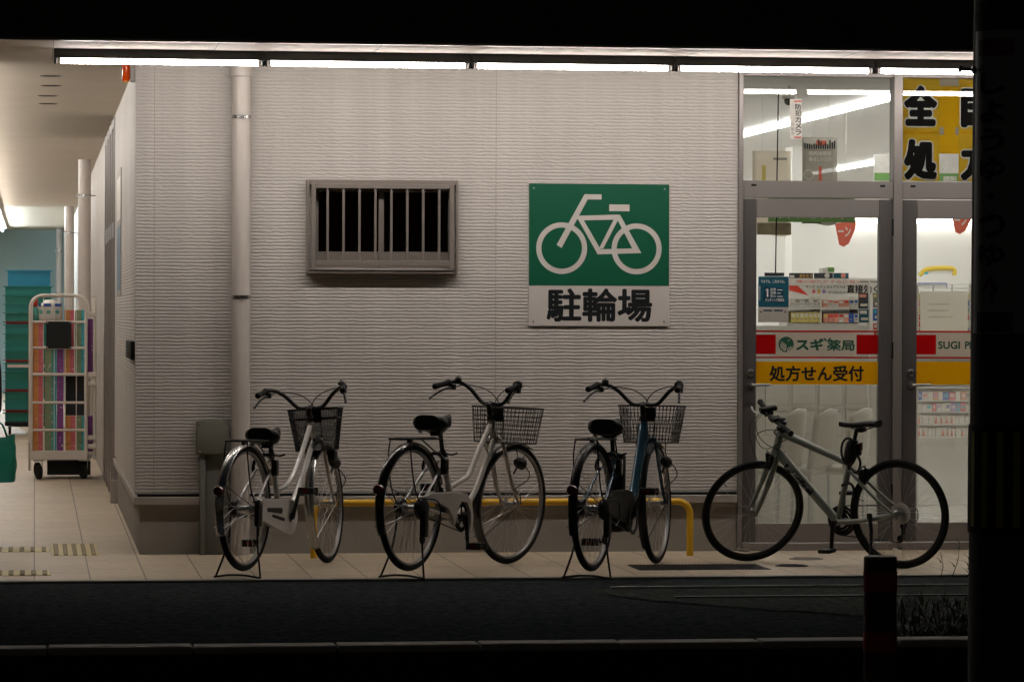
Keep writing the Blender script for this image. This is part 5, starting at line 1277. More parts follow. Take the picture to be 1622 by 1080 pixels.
# low white partition with framed papers, cream chairs in front
py = 2.5
pz = Z(516, py, 1290)
r = empty('partition', (X(1290, py), py, 0)); tag(r, 'low white partition hung with framed papers behind the left door', 'partition')
m = MB(); m.box((X(1185, py), py, 0.006), (X(1400, py), py + .06, pz), 'panel_white'); put(m, 'panel', r)
fr = []
for j, (v0, v1) in enumerate(((599, 640.5), (646.5, 688))):
    for i in range(4):
        u0 = 1213 + i * 42.6; u1 = u0 + 37; dv = (1.6, -1, 1.6, -1)[i]
        m = flat(u0, v0 + dv, u1, v1 + dv, py - .012, 'ink_grey', None, .010); flat(u0 + .7, v0 + dv + .7, u1 - .7, v1 + dv - .7, py - .0128, 'paper', m, .0006)
        lines(m, u0 + 3, v0 + dv + (14 if j == 0 else 8), u1 - 4, v1 + dv - 3, py - .0134, 'poster_pale', 7, i + 4 * j, .25)
        if j: flat(u0 + 2, v0 + dv + 2, u1 - 2, v0 + dv + 5, py - .0136, 'poster_grey', m, .0004)
        tag(m.build('framed_paper', None, 0), f'{ORD[i]} framed paper from the left in the {"upper" if j == 0 else "lower"} row on the white partition', 'paper', 'framed papers on the partition')
def chair(x, y, lab):
    r = empty('waiting_chair', (x, y, 0)); tag(r, lab, 'chair', 'cream chairs before the partition'); 
    m = MB(); w2 = .215
    P = []
    n = 10; vs = []; 
    for i in range(n + 1):
        t = -1 + 2 * i / n
        for j in range(9):
            h = j / 8; ww = w2 * (1 - .10 * h) * (1 if h < .85 else math.sqrt(max(0.05, 1 - ((h - .85) / .15) ** 2 * .35)))
            vs.append((x + ww * t, y + .02 - .05 * h + .05 * t * t, .44 + .39 * h - (.03 * t * t if j == 8 else 0)))
    m.add(vs, [(i * 9 + j, (i + 1) * 9 + j, (i + 1) * 9 + j + 1, i * 9 + j + 1) for i in range(n) for j in range(8)], 'chair_cream')
    o = put(m, 'backrest', r, 60); md = o.modifiers.new('thickness', 'SOLIDIFY'); md.thickness = .03
    m = MB(); m.rbox((x - w2, y + .05, .40), (x + w2, y + .48, .45), 'chair_cream', .02, 3); put(m, 'seat', r, 40)
    for sx in (-1, 1):
        for yy in (.08, .44): m = MB(); m.tube([(x + sx * .18, y + yy, .40), (x + sx * .20, y + yy, .006)], .013, 'zinc', 10); put(m, 'leg', r, 40)
    r.rotation_euler.z = rad(58)
for k, (u, yc) in enumerate(((1268, 1.35), (1317, 1.30), (1372, 1.45))): chair(X(u, yc), yc, ['cream waiting chair nearest the left door stile', 'cream waiting chair in the middle of the three behind the left door', 'cream waiting chair nearest the door mullion'][k])
# right door: paper board on a rail, toy, shelves
r = empty('paper_board', (X(1495, 2.0), 2.0, 1.4)); tag(r, 'large pale paper board hung from a white rail behind the right door', 'board')
m = flat(1458, 461, 1533, 533, 2.0, 'board_sheet', None, .01); lines(m, 1470, 478, 1524, 508, 1.999, 'poster_pale', 3, 4, .2); put(m, 'board', r)
m = MB(); m.tube([(X(1453, 2), 2.0, .006), (X(1453, 2), 2.0, Z(450, 2, 1495)), (X(1537, 2), 2.0, Z(450, 2, 1495)), (X(1537, 2), 2.0, .006)], .010, 'p_white', 8)
for u in (1478, 1508): m.tube([(X(u, 2), 2.0, Z(450, 2, 1495)), (X(u, 2), 2.0, Z(461, 2, 1495))], .004, 'zinc', 6)
put(m, 'rail', r, 40)
m = MB(); y = 5.0; c = at_y(1495, 430, y)
m.tube(spline([(X(1456, y), y, Z(433, y)), (X(1470, y), y, Z(423, y)), (X(1508, y), y, Z(422, y)), (X(1512, y), y, Z(433, y))], 6), .018, 'yellow_light', 8); flat(1474, 424, 1506, 433, y, 'p_white', m, .05); flat(1456, 431, 1470, 434.5, y - .01, 'p_cyan', m, .05)
tag(m.build('display_toy', None, 40), 'yellow and cyan arched display piece above the rail behind the right door', 'display')
m = flat(1454, 448, 1500, 457, 4.0, 'p_blue', None, .02); flat(1454, 451, 1499, 457, 3.998, 'p_white', m, .001); tag(m.build('shelf_banner', None, 0), 'blue and white shelf banner behind the paper board', 'banner')
sh = 4.6
r = empty('product_shelf', (X(1500, sh), sh, 0)); tag(r, 'white shelf of small colourful goods behind the right door', 'shelf')
m = MB(); m.box((X(1452, sh), sh + .3, .006), (X(1600, sh), sh + .34, 1.6), 'shop_white')
for v in (455, 480, 505, 530, 560, 590, 613, 634, 652, 672, 692): m.box((X(1452, sh), sh + .02, Z(v + 1.6, sh, 1500)), (X(1600, sh), sh + .299, Z(v, sh, 1500)), 'paper')
put(m, 'rack', r)
rr = random.Random(21); pal = ['p_white', 'p_salmon', 'p_lilac', 'p_white', 'p_red', 'p_white', 'p_blue', 'paper', 'p_pink', 'p_cyan', 'paper']
n = 0
for j, (v0, v1) in enumerate(((619, 633.5), (637, 651.5), (656, 671.5), (676, 691.5))):
    u = 1455.0; i = 0
    while u < 1536:
        wd = rr.uniform(6, 10); a = pal[rr.randrange(len(pal))]; c = pal[rr.randrange(len(pal))]
        if j >= 2: a, c = 'p_white', 'coral'
        m = flat(u, v0 + rr.uniform(0, 3), u + wd - .8, v1, sh + .04, a, None, .1)
        if j >= 2: m.prism([(X(u + wd * .25, sh), Z(v1 - 1, sh, 1500)), (X(u + wd * .72, sh), Z(v1 - 1, sh, 1500)), (X(u + wd * .5, sh), Z(v0 + 3, sh, 1500))], (0, sh + .0395, 0), UX, UZ, (0, -.0006, 0), 'coral' if rr.random() < .6 else 'p_white')
        else: flat(u + 1, v0 + 5, u + wd - 2.5, v0 + 9.5, sh + .0394, c, m, .0005)
        tag(m.build('product_pack', None, 0), f'{ORD[i]} small pack from the left on the {["top", "second", "third", "lowest"][j]} shelf behind the right door', 'pack', 'small packs on the shelf'); u += wd; i += 1
for j, (u0, cl) in enumerate(((1534, ['p_yellow', 'p_blue', 'p_teal', 'p_red', 'p_white', 'p_blue', 'p_yellow']), (1453.5, ['p_yellow', 'p_salmon', 'p_yellow', 'p_red', 'p_red', 'p_orange', 'p_pink']))):
    for k, c in enumerate(cl): m = flat(u0, 465 + k * 11, u0 + 4, 474 + k * 11, 2.6, c, None, .05); flat(u0 + .6, 467 + k * 11, u0 + 2.5, 470 + k * 11, 2.599, 'p_white', m, .0005); tag(m.build('small_packet', None, 0), f'{ORD[k]} small bright packet from the top in the column {"right" if j == 0 else "left"} of the paper board', 'packet', 'bright packets beside the paper board')

# ================================================================== WALKWAY
cy = 9.6
kk = lambda u, v: at_y(u, v, cy)
r = empty('roll_cage', (kk(92, 757).x, cy, 0)); tag(r, 'white wire roll cage loaded with striped boxes in the walkway', 'cage trolley')
x0, x1 = kk(49.5, 600).x, kk(136, 600).x; zt, zb = kk(92, 468).z, kk(92, 728).z; cr = .10
def hoop(x0, x1, y, zb, zt, cr, rr_, m):
    m.tube([(x0, y, zb)] + [(x0 + cr - cr * math.cos(rad(a)), y, zt - cr + cr * math.sin(rad(a))) for a in range(0, 91, 15)] + [(x1 - cr + cr * math.sin(rad(a)), y, zt - cr + cr * math.cos(rad(a))) for a in range(0, 91, 15)] + [(x1, y, zb)], rr_, 'cage_white', 10)
m = MB(); hoop(x0, x1, cy, zb, zt, cr, .015, m)
for v, q in ((510, .011), (551, .011), (593, .013), (637.5, .011), (681, .011)): m.tube([(x0, cy, kk(92, v).z), (x1, cy, kk(92, v).z)], q, 'cage_white', 8)
for u in (68.5, 86, 103.5, 121): m.tube([(kk(u, 600).x, cy + .004, zb), (kk(u, 600).x, cy + .004, zt - .01)], .0042, 'cage_white', 6)
m.rbox((x0 - .012, cy - .014, kk(92, 728).z), (x1 + .012, cy + .02, kk(92, 713.5).z), 'cage_white', .004, 1); put(m, 'front_panel', r, 40)
m = MB(); xs = x1 + .075
for yy, u in ((cy + .05, 0), (cy + .66, 0)): m.tube([(xs, yy, zb), (xs, yy, zt - .02)], .014, 'cage_white', 10)
for v in (497, 593, 607, 693, 707): zq = kk(140, v).z; m.rbox((x1 + .016, cy + .01, zq - .02), (xs + .012, cy + .045, zq + .02), 'cage_white', .006)
for v in (466, 510, 551, 593, 637, 681, 722): m.tube([(xs, cy + .05, kk(92, v).z - .02), (xs, cy + .66, kk(92, v).z - .02)], .009, 'cage_white', 8)
put(m, 'side_panel', r, 40)
m = MB(); hoop(x0 - .01, x1 + .03, cy + .70, zb, zt, cr, .015, m)
for v in (510, 551, 593, 637, 681): m.tube([(x0 - .01, cy + .7, kk(92, v).z), (x1 + .03, cy + .7, kk(92, v).z)], .010, 'cage_white', 8)
put(m, 'rear_panel', r, 40)
m = MB(); m.box((x0, cy + .03, zb + .01), (xs - .02, cy + .69, zb + .035), 'poster_grey'); m.rbox((kk(45, 690).x, cy - .01, kk(45, 745).z), (kk(48.5, 690).x, cy + .03, kk(45, 700).z), 'zinc', .003, 1); m.box((kk(75, 700).x, cy + .2, .03), (xs - .03, cy + .6, zb - .02), 'black'); put(m, 'base', r)  # the black box under the deck stands in for the shadow there
m = flat(73, 509, 113, 552, cy - .02, 'black', None, .003)
for u in (75, 111):
    for v in (511, 550): c = at_y(u, v, cy - .02); m.lathe([(.006, 0), (.006, -.003), (0, -.003)], c, UY, 'zinc', 8)
put(m, 'name_plate', r)
for u, yy in ((62, cy + .06), (133, cy + .06), (60, cy + .6), (130, cy + .6)):
    m = MB(); c = Vector((X(u, yy), yy, .062)); m.lathe([(.0, -.02), (.055, -.02), (.062, -.012), (.062, .012), (.055, .02), (0, .02)], c, (1, .3, 0), 'black_rubber', 22); m.prism([(-.05, .09), (.05, .09), (.02, -.01), (-.02, -.01)], c + Vector((.03, 0, 0)), UY, UZ, (.006, 0, 0), 'zinc'); m.rbox((c.x - .05, c.y - .06, zb - .012), (c.x + .05, c.y + .06, zb + .009), 'zinc', .003, 1); put(m, 'caster', r, 40)
# striped boxes standing in the cage
rows = [(681, 712), (638, 680), (594, 637), (552, 592), (511, 550)]
def stripes(u0, u1, v0, v1, y, cols, lab, d=.2):
    m = flat(u0, v0, u1, v1, y, cols[0][1], None, d); a = u0; R_ = random.Random(int(u0 * 7 + v0))
    for frac, c in cols:
        e = a + (u1 - u0) * frac; flat(a, v0 + .2, e, v1 - .2, y - .0008, c, m, .0007)
        for q in range(5): uu = a + (e - a) * R_.uniform(.1, .7); vv = v0 + (v1 - v0) * R_.uniform(.1, .85); flat(uu, vv, min(e, uu + R_.uniform(1, 4)), vv + R_.uniform(.6, 2.2), y - .0013, 'paper' if R_.random() < .12 else c.replace('p_olive', 'p_teal').replace('p_orange', 'p_gold').replace('p_purple', 'p_lilac').replace('p_pink', 'p_salmon'), m, .0004)
        a = e
    tag(m.build('striped_box', None, 0), lab, 'box', 'striped boxes in the roll cage')
by = cy + .05
OP = [(.55, 'p_orange'), (.45, 'p_pink')]; OC = [(.55, 'p_olive'), (.15, 'p_teal'), (.30, 'p_cyan')]; PU = [(1.0, 'p_purple')]
lev = ['lowest', 'second', 'third', 'fourth', 'topmost']
for i, (v0, v1) in enumerate(rows):
    stripes(52, 69, v0, v1 + 1.4, by, OP, f'{lev[i]} orange and pink box in the leftmost stack of the cage')
    if i < 4: stripes(71, 90, v0, v1 + 1.4, by, OC, f'{lev[i]} olive and blue box in the second stack of the cage'); stripes(90.6, 101, v0, v1 + 1.4, by, PU, f'{lev[i]} purple box in the middle stack of the cage')
for i, (v0, v1) in enumerate(((700, 713), (659, 699.3))):
    stripes(103, 120, v0, v1, by, OP, f'{lev[i]} orange and pink box right of the gap in the cage'); stripes(121, 135.5, v0, v1, by, OC, f'{lev[i]} olive and blue box right of the gap in the cage')
for i, (v0, v1) in enumerate(((552, 592), (491, 551))):
    stripes(102, 118, v0, v1, by, OP, f'orange and pink box on the {["middle", "upper"][i]} shelf of the cage'); stripes(119, 135, v0, v1, by, OC, f'olive and blue box on the {["middle", "upper"][i]} shelf of the cage')
stripes(139, 149, 505, 590, cy + .12, PU, 'tall purple box in the side bay of the cage', .3); stripes(140, 149, 659, 715, cy + .12, PU, 'low purple box in the side bay of the cage', .3)
m = MB(); m.box((X(102, by), by, kk(92, 593.5).z - .006), (xs - .02, by + .5, kk(92, 593.5).z + .004), 'cage_white'); m.box((X(103, by + .1), by + .2, kk(92, 659).z), (X(135, by), by + .24, kk(92, 594).z - .008), 'p_dark'); put(m, 'shelf', r)
r2 = empty('bottle_pack', (kk(80, 509).x, by + .05, kk(80, 510).z)); tag(r2, 'white bottle pack with blue bands on top of the striped boxes', 'bottles')
m = MB(); m.rbox((X(61, by), by + .01, kk(80, 509.5).z), (X(98, by), by + .2, kk(80, 480).z), 'p_white', .03, 4); m.lathe([(.07, 0), (.05, .03), (0, .035)], (X(79, by), by + .1, kk(80, 480).z - .004), UZ, 'p_white', 20); put(m, 'wrap', r2, 60)
m = MB()
for a, c in ((61.5, 65), (69, 81), (85.5, 97)): m.rbox((X(a, by), by + .0065, kk(80, 485.5).z), (X(c, by), by + .02, kk(80, 480.5).z), 'p_blue', .002, 1)
for u in (65, 77, 91): c = at_y(u, 494, by + .008); m.lathe([(.018, 0), (.018, -.002), (0, -.002)], c, UY, 'p_teal', 14)
put(m, 'label_band', r2, 20)
m = MB(); m.rbox((X(52, by), by + .02, kk(55, 486).z), (X(60, by), by + .2, kk(55, 473).z), 'p_red', .01); m.rbox((X(52, by), by + .02, kk(55, 509.5).z), (X(60, by), by + .2, kk(55, 486.5).z), 'p_teal', .01); tag(m.build('red_topped_box', None, 30), 'teal box with a red top left of the white bottle pack', 'box')
# green crates stacked on a dolly farther back
gy_ = 21.0; X0, X1 = X(5, gy_), X(84, gy_)
m = MB(); m.rbox((X0 + .02, gy_, .10), (X1 - .02, gy_ + .42, .15), 'black', .01); dl = empty('dolly', ((X0 + X1) / 2, gy_, 0)); tag(dl, 'black dolly under the stack of green crates', 'dolly'); put(m, 'deck', dl, 30)
for sx in (X0 + .08, X1 - .08):
    for yy in (gy_ + .06, gy_ + .36): m = MB(); m.lathe([(.045, -.014), (.05, -.008), (.05, .008), (.045, .014)], (sx, yy, .05), UX, 'black_rubber', 18); m.box((sx - .02, yy - .02, .06), (sx + .02, yy + .02, .10), 'zinc'); put(m, 'caster', dl, 40)
zc = .151; heights = []; total = Z(453, gy_, 40) - zc; nC = 14; reds = {1: 0, 3: 0, 6: 0, 10: 0}
hR = .035; hC = (total - 4 * hR) / nC
def crate(z, h, mt, lab, rim=True, x0=X0, x1=X1):
    t = empty('crate', ((x0 + x1) / 2, gy_, z)); tag(t, lab, 'crate', 'stacked crates at the end of the walkway')
    m = MB(); y1 = gy_ + .42; w_ = .008; e = .0005
    m.box((x0 + .03, gy_ + .03, z + e), (x1 - .03, y1 - .03, z + .01), mt)
    for a, c in (((x0 + .03, gy_ + .03), (x1 - .03, gy_ + .03 + w_)), ((x0 + .03, y1 - .03 - w_), (x1 - .03, y1 - .03)), ((x0 + .03, gy_ + .0385), (x0 + .038, y1 - .0385)), ((x1 - .038, gy_ + .0385), (x1 - .03, y1 - .0385))):
        m.box((a[0], a[1], z + .0102), (c[0], c[1], z + h - .012), mt)
    put(m, 'body', t)
    m = MB()
    for a, c in (((x0, gy_), (x1, gy_ + .02)), ((x0, y1 - .02), (x1, y1)), ((x0, gy_ + .0205), (x0 + .02, y1 - .0205)), ((x1 - .02, gy_ + .0205), (x1, y1 - .0205))): m.box((a[0], a[1], z + h - .0118), (c[0], c[1], z + h - .001), mt)
    if h > .06:
        for k in range(7): xx = x0 + .03 + (x1 - x0 - .06) * k / 6; m.box((xx - .006, gy_ + .012, z + .012), (xx + .006, gy_ + .0295, z + h - .0122), mt)
    put(m, 'rim', t)
    if h > .06 and lab.startswith(('sixth', 'twelfth')):
        m = MB(); m.box((x0 + .05 if 'sixth' in lab else x0 + .4, gy_ - .003, z + h * .45), (x1 - .02, gy_ + .0005, z + h * .8), 'p_white'); put(m, 'tag_card', t)
zz = zc; rd = 0
for k in range(nC):
    if k in reds: crate(zz, hR, 'crate_red', ['lowest', 'second', 'third', 'topmost'][rd] + ' thin red tray in the green crate stack'); rd += 1; zz += hR
    crate(zz, hC, 'crate_teal' if k % 2 else 'crate_green', ORD[k] + ' green crate from the floor in the stack by the blue wall'); zz += hC
crate(zz, Z(450.5, gy_, 40) - zz + .17, 'crate_blue', 'bright blue open crate on top of the green crate stack', True, X(9, gy_), X(83, gy_))
m = MB(); c = at_y(34, 450, 24.0); m.cyl((c.x, 24.0, 0), (c.x, 24.0, Z(441.5, 24.0, 34)), .035, 'black', 12); m.lathe([(.05, 0), (.16, 0), (.16, .03), (.05, .05)], (c.x, 24.0, 0), UZ, 'black', 20); tag(m.build('black_post', None, 40), 'black post standing behind the crate stack', 'post')

# ---------------- shopper at the left edge, only hand and bag in view
hand = at_y(-1, 668, .9)
def person():
    px, py_ = hand.x - .277, .95
    r = empty('person', (px, py_, 0)); tag(r, 'person in dark clothes at the left edge holding a green shopping bag', 'person')
    J = {'pelvis': (0, 0, .93), 'waist': (0, .01, 1.08), 'chest': (0, .02, 1.28), 'neck': (0, .015, 1.46), 'head': (0, -.01, 1.53), 'crown': (0, -.005, 1.66),
         'shL': (-.17, .02, 1.38), 'elL': (-.24, .03, 1.10), 'wrL': (-.25, -.03, .86), 'shR': (.17, .02, 1.38), 'elR': (.245, .04, 1.10), 'wrR': (.262, -.02, .86),
         'hipL': (-.09, 0, .88), 'knL': (-.10, -.03, .49), 'anL': (-.10, .03, .09), 'toL': (-.12, -.13, .035), 'hipR': (.09, 0, .88), 'knR': (.10, .02, .49), 'anR': (.10, .07, .09), 'toR': (.12, -.09, .035)}
    Rr = {'pelvis': .13, 'waist': .125, 'chest': .145, 'neck': .055, 'head': .085, 'crown': .075, 'shL': .065, 'elL': .047, 'wrL': .034, 'shR': .065, 'elR': .047, 'wrR': .034, 'hipL': .095, 'knL': .06, 'anL': .04, 'toL': .035, 'hipR': .095, 'knR': .06, 'anR': .04, 'toR': .035}
    E = [('pelvis', 'waist'), ('waist', 'chest'), ('chest', 'neck'), ('neck', 'head'), ('head', 'crown'), ('chest', 'shL'), ('shL', 'elL'), ('elL', 'wrL'), ('chest', 'shR'), ('shR', 'elR'), ('elR', 'wrR'), ('pelvis', 'hipL'), ('hipL', 'knL'), ('knL', 'anL'), ('anL', 'toL'), ('pelvis', 'hipR'), ('hipR', 'knR'), ('knR', 'anR'), ('anR', 'toR')]
    def skin(name, J, Rr, E, root, mt, sub=2):
        ks = list(J); me = bpy.data.meshes.new(name); me.from_pydata([Vector(J[k]) for k in ks], [(ks.index(a), ks.index(c)) for a, c in E], []); o = bpy.data.objects.new(name, me); COL.objects.link(o); o.parent = r
        md = o.modifiers.new('skin', 'SKIN'); o.modifiers.new('smooth', 'SUBSURF').levels = sub; o.modifiers['smooth'].render_levels = sub; md.use_smooth_shade = True
        for k, v in zip(ks, me.skin_vertices[0].data): q = Rr[k]; v.radius = (q, q * (.75 if k in ('pelvis', 'waist', 'chest') else 1)); v.use_root = (k == root)
        me.materials.append(MATS[mt]); return o
    # clothed body with fingers on both hands in one surface
    for s, wr in ((-1, 'wrL'), (1, 'wrR')):
        w_ = Vector(J[wr]); pn = 'palm' + wr; J[pn] = tuple(w_ + Vector((0, -.012, -.055))); Rr[pn] = .026; E.append((wr, pn))
    o = skin('body', J, Rr, E, 'pelvis', 'cloth_dark')
    for s, wr in ((-1, 'wrL'), (1, 'wrR')):
        w_ = Vector(J[wr]); c = w_ + Vector((0, -.012, -.06)); F = {'w': w_ + Vector((0, -.004, -.035)), 'p': c}; FR = {'w': .030, 'p': .032}; FE = [('w', 'p')]
        for i, (dy_, L) in enumerate(((-.028, .034), (-.010, .038), (.009, .036), (.027, .029))):
            b0 = c + Vector((0, dy_ * .8, -.022)); F[f'a{i}'] = b0; F[f'b{i}'] = b0 + Vector((s * .004, dy_ * .15, -L)); F[f'c{i}'] = b0 + Vector((-s * .020, dy_ * .15, -L - .014)); F[f'd{i}'] = b0 + Vector((-s * .034, dy_ * .1, -L + .008))
            FR[f'a{i}'] = .0105; FR[f'b{i}'] = .0095; FR[f'c{i}'] = .0088; FR[f'd{i}'] = .008; FE += [('p', f'a{i}'), (f'a{i}', f'b{i}'), (f'b{i}', f'c{i}'), (f'c{i}', f'd{i}')]
        F['t0'] = c + Vector((-s * .012, -.035, .012)); F['t1'] = c + Vector((-s * .026, -.046, -.022)); F['t2'] = c + Vector((-s * .034, -.036, -.046)); FR['t0'] = .013; FR['t1'] = .0105; FR['t2'] = .009; FE += [('p', 't0'), ('t0', 't1'), ('t1', 't2')]
        skin('hand', F, FR, FE, 'p', 'skin', 2)
    m = MB(); m.lathe([(0, 1.735), (.05, 1.725), (.085, 1.68), (.092, 1.62), (.088, 1.56), (.07, 1.53)], (0, .012, 0), UZ, 'hair', 20); o = m.build('hair', r, 60)
    m = MB(); m.lathe([(0, 1.425), (.045, 1.43), (.062, 1.46), (.078, 1.53), (.080, 1.60), (.07, 1.66), (0, 1.70)], (0, -.018, 0), UZ, 'skin', 20); m.lathe([(.012, 0), (.008, .02), (0, .026)], (0, -.090, 1.555), (0, -1, -.3), 'skin', 10)
    for s in (-1, 1): m.lathe([(.010, 0), (.006, .006), (0, .007)], (s * .03, -.086, 1.585), (0, -1, 0), 'hair', 10); m.lathe([(.02, 0), (.014, .012), (0, .014)], (s * .078, -.01, 1.57), (s, 0, 0), 'skin', 12)
    m.box((-.02, -.092, 1.512), (.02, -.084, 1.518), 'post_red'); m.build('face', r, 60)
    return Vector((px + .262, py_ - .03, .795))
hp = person()
r = empty('shopping_bag', (hp.x, hp.y, .39)); tag(r, 'crumpled green shopping bag hanging from a hand at the left edge', 'bag')
zb_ = Z(763, .92, 12); zt_ = Z(690, .92, 12); xr = X(26, .92); xl = hp.x * 2 - xr
m = MB(); n = 18; K = 20; vs = []
for j in range(n + 1):
    t = j / n; z = zb_ + (zt_ - zb_) * t
    for k in range(K):
        a = 2 * math.pi * k / K; hw = (xr - xl) / 2 * (.86 + .14 * math.sin(t * 2.6 + .3)) * (1 if t < .95 else .97); hd = .075 * (1 - t * .75) + .012
        cx_, sy_ = math.cos(a), math.sin(a); cx_ = math.copysign(abs(cx_) ** .6, cx_); sy_ = math.copysign(abs(sy_) ** .6, sy_)
        wr_ = .006 * math.sin(a * 5 + t * 7) + .004 * math.sin(a * 9 - t * 11)
        vs.append((hp.x + hw * cx_ + wr_, hp.y + hd * sy_ + wr_, z + (.012 * math.cos(a * 2) if j == n else 0)))
m.add(vs, [(j * K + k, j * K + (k + 1) % K, (j + 1) * K + (k + 1) % K, (j + 1) * K + k) for j in range(n) for k in range(K)] + [tuple(range(K))[::-1]], 'bag_green'); o = put(m, 'body', r, 70)
for s in (-1, 1):
    m = MB(); m.tube(spline([(hp.x + s * (xr - xl) * .28, hp.y - .012, zt_ - .01), (hp.x + s * .035, hp.y - .012, zt_ + .07), (hp.x, hp.y, hp.z - .035), (hp.x + s * .03, hp.y + .012, zt_ + .07), (hp.x + s * (xr - xl) * .26, hp.y + .012, zt_ - .01)], 6), .012, 'bag_green', 8, flat=.35); put(m, 'handle', r, 50)

# ================================================================== STREET SIDE
# utility pole with a wrapped sign
pyy = NY - .55; pc = at_y(1597, 700, pyy); rb = (X(1597, pyy) - X(1537, pyy)); rt = rb * .93
r = empty('utility_pole', (pc.x, pyy, -.42)); tag(r, 'dark concrete utility pole with a lettered wrap sign at the right edge', 'pole')
zT = 6.0; zV = Z(500, pyy, 1597)
def pr(z): return rb - (rb - rt) * (z - Z(900, pyy)) / (Z(60, pyy) - Z(900, pyy))
m = MB(); m.lathe([(pr(-.42), -.42), (pr(zT), zT)], (pc.x, pyy, 0), UZ, 'pole', 48); put(m, 'shaft', r, 60)
def onp(th, z, o=.003): q = pr(z) + o; return Vector((pc.x - q * math.cos(th), pyy - q * math.sin(th), z))
z0, z1 = Z(528, pyy, 1597), Z(52, pyy, 1597)
m = MB(); n = 20
for i in range(n):
    a, c = rad(8 + 104 * i / n), rad(8 + 104 * (i + 1) / n); m.add([onp(a, z0), onp(c, z0), onp(c, z1), onp(a, z1)], [(0, 1, 2, 3)], 'pole_wrap')
put(m, 'wrap_sign', r, 60)
m = MB(); wdt = .20
def band(th, v0, v1, w_, body, mt, bold=.02):
    za, zb2 = Z(v1, pyy, 1597), Z(v0, pyy, 1597); m.text(body, (0, 0, 0), UX, UZ, (w_, zb2 - za), mt, bold, fn=lambda a, c, q: onp(th + (a - w_ / 2) / rb, za + c, .0045 + q))
for i, ch in enumerate('しょうゆ・つゆ'):
    v0 = 112 + i * 45; band(rad(46), v0 + (14 if ch == '・' else 4), v0 + (26 if ch == '・' else 41), .13 if ch != '・' else .03, ch, 'pole_ink', .035)
put(m, 'sign_lettering', r, 0); m = MB(); band(rad(46), 436, 482, .08, '↑', 'pole_red', .04); put(m, 'arrow', r, 0); m = MB()
za, zb2 = Z(526, pyy, 1597), Z(494, pyy, 1597)
for i in range(8): a, c = rad(20 + 60 * i / 8), rad(20 + 60 * (i + 1) / 8); m.add([onp(a, za, .0045), onp(c, za, .0045), onp(c, zb2, .0045), onp(a, zb2, .0045)], [(0, 1, 2, 3)], 'pole_ink')
put(m, 'caption_panel', r, 0); m = MB(); za, zb2 = Z(92, pyy, 1597), Z(66, pyy, 1597)
for i in range(8): a, c = rad(20 + 60 * i / 8), rad(20 + 60 * (i + 1) / 8); m.add([onp(a, za, .0045), onp(c, za, .0045), onp(c, zb2, .0045), onp(a, zb2, .0045)], [(0, 1, 2, 3)], 'pole_red')
put(m, 'red_emblem', r, 0)
m = MB(); zz = Z(111.5, pyy, 1540); m.tube([(pc.x - pr(zz) + .01, pyy, zz), (pc.x - pr(zz) - .06, pyy, zz + .004)], .007, 'black_steel', 8); m.lathe([(.016, 0), (.016, .01), (0, .014)], (pc.x - pr(zz) - .058, pyy, zz + .004), (-1, 0, 0), 'black_steel', 10); m.lathe([(.018, 0), (.018, .012)], (pc.x - pr(zz) + .002, pyy, zz), (-1, 0, 0), 'black_steel', 10); put(m, 'step_bolt', r, 40)
m = MB(); za, zb2 = Z(832, pyy, 1597), Z(683, pyy, 1597)
for k in range(7):
    th = 10 + 24 * k
    for i in range(3): a, c = rad(th + 9 * i / 3), rad(th + 9 * (i + 1) / 3); m.add([onp(a, za, .008), onp(c, za, .008), onp(c, zb2, .008), onp(a, zb2, .008)], [(0, 1, 2, 3)], 'guard_yellow')
m.lathe([(pr(za) + .004, za - .03), (pr(za) + .007, za - .02), (pr(zb2) + .007, zb2 + .02), (pr(zb2) + .004, zb2 + .03)], (pc.x, pyy, 0), UZ, 'black_rubber', 40); put(m, 'pole_guard', r, 30)
# dark marker post in the foreground
by_ = NY - 1.3; c = at_y(1394.5, 880, by_); rr_ = X(1420, by_) - X(1394.5, by_)
r = empty('marker_post', (c.x, by_, -.42)); tag(r, 'dark brown marker post with faint red bands before the kerb', 'post')
m = MB(); m.lathe([(rr_, -.42), (rr_, c.z - .006), (rr_ - .006, c.z), (0, c.z + .002)], (c.x, by_, 0), UZ, 'post_brown', 32); put(m, 'post', r, 40)
for v0, v1 in ((905, 935), (1000, 1030)): m = MB(); za, zb2 = Z(v1, by_, 1394), Z(v0, by_, 1394); m.lathe([(rr_ + .0015, za), (rr_ + .0015, zb2)], (c.x, by_, 0), UZ, 'post_red', 32); m.f = m.f[:-2]; m.m = m.m[:-2]; put(m, 'red_band', r, 40)
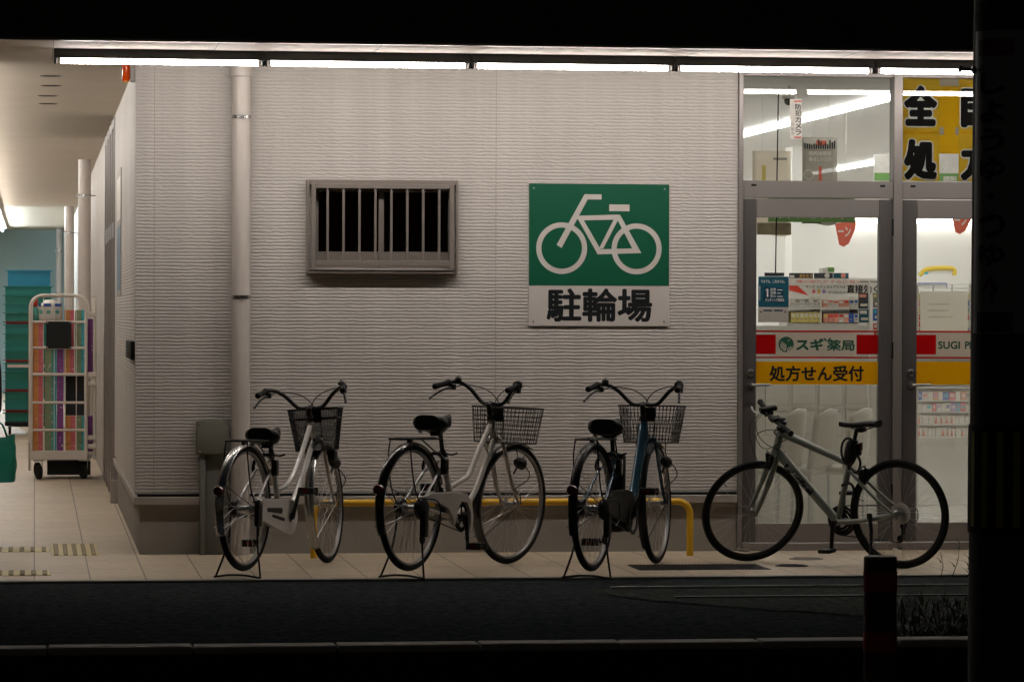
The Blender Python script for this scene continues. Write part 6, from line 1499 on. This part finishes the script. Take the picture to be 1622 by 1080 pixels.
# weeds and rough grass by the pole
def blade(m, p, h, lean, az, wd):
    P = []; n = 5
    for i in range(n + 1):
        t = i / n; P.append(p + Vector((math.cos(az) * lean * t * t, math.sin(az) * lean * t * t, h * t * (1 - .15 * t * lean / max(h, .01)))))
    s = Vector((-math.sin(az), math.cos(az), 0)) * wd; vs = []
    for i, q in enumerate(P): k = (1 - i / n) ** .7; vs += [q - s * k, q + s * k]
    m.add(vs, [(2 * i, 2 * i + 1, 2 * i + 3, 2 * i + 2) for i in range(n)], 'weed')
rw = random.Random(4); m = MB()
for k in range(2600):
    u = rw.uniform(1405, 1560); v = 1014 - 60 * rw.random() ** 1.6; p = at_z(u, v, -.012); dens = (u - 1400) / 110 * (.35 + .65 * math.sin(u * .11 + v * .05) ** 2)
    if rw.random() > dens: continue
    blade(m, p, rw.uniform(.02, .085), rw.uniform(.01, .07), rw.uniform(0, 6.28), rw.uniform(.003, .008))
for k in range(160):
    u = rw.uniform(700, 1500); p = at_y(u, 1070, NY - .2); p.z = -.42; blade(m, p, rw.uniform(.15, .33), rw.uniform(.02, .12), rw.uniform(0, 6.28), .004)
tag(m.build('grass', None, 0), 'thin dark grass growing along the broken kerb', kind='stuff')
def weed(u, v, h, lab, seed, y=None):
    q = random.Random(seed); p = at_z(u, v, 0.0); t = empty('weed', p); tag(t, lab, 'weed')
    m = MB(); top = p + Vector((q.uniform(-.03, .05), .02, h)); m.tube(spline([p, p.lerp(top, .5) + Vector((.012, 0, 0)), top], 5), [.0022] * 6 + [.0014] * 5, 'weed', 5); put(m, 'stem', t, 40)
    for i in range(5):
        m = MB(); b0 = p.lerp(top, .3 + .17 * i); blade(m, b0, .05, .07, (0 if i % 2 else math.pi) + q.uniform(-.5, .5), .006); put(m, 'leaf', t, 0)
weed(1508, 914, .19, 'thin weed stalk growing at the pavement edge beside the pole', 2); weed(1531, 915, .10, 'short leaning weed at the foot of the utility pole', 5); weed(1490, 915, .13, 'small weed sprouting between the sports bicycle and the pole', 9)
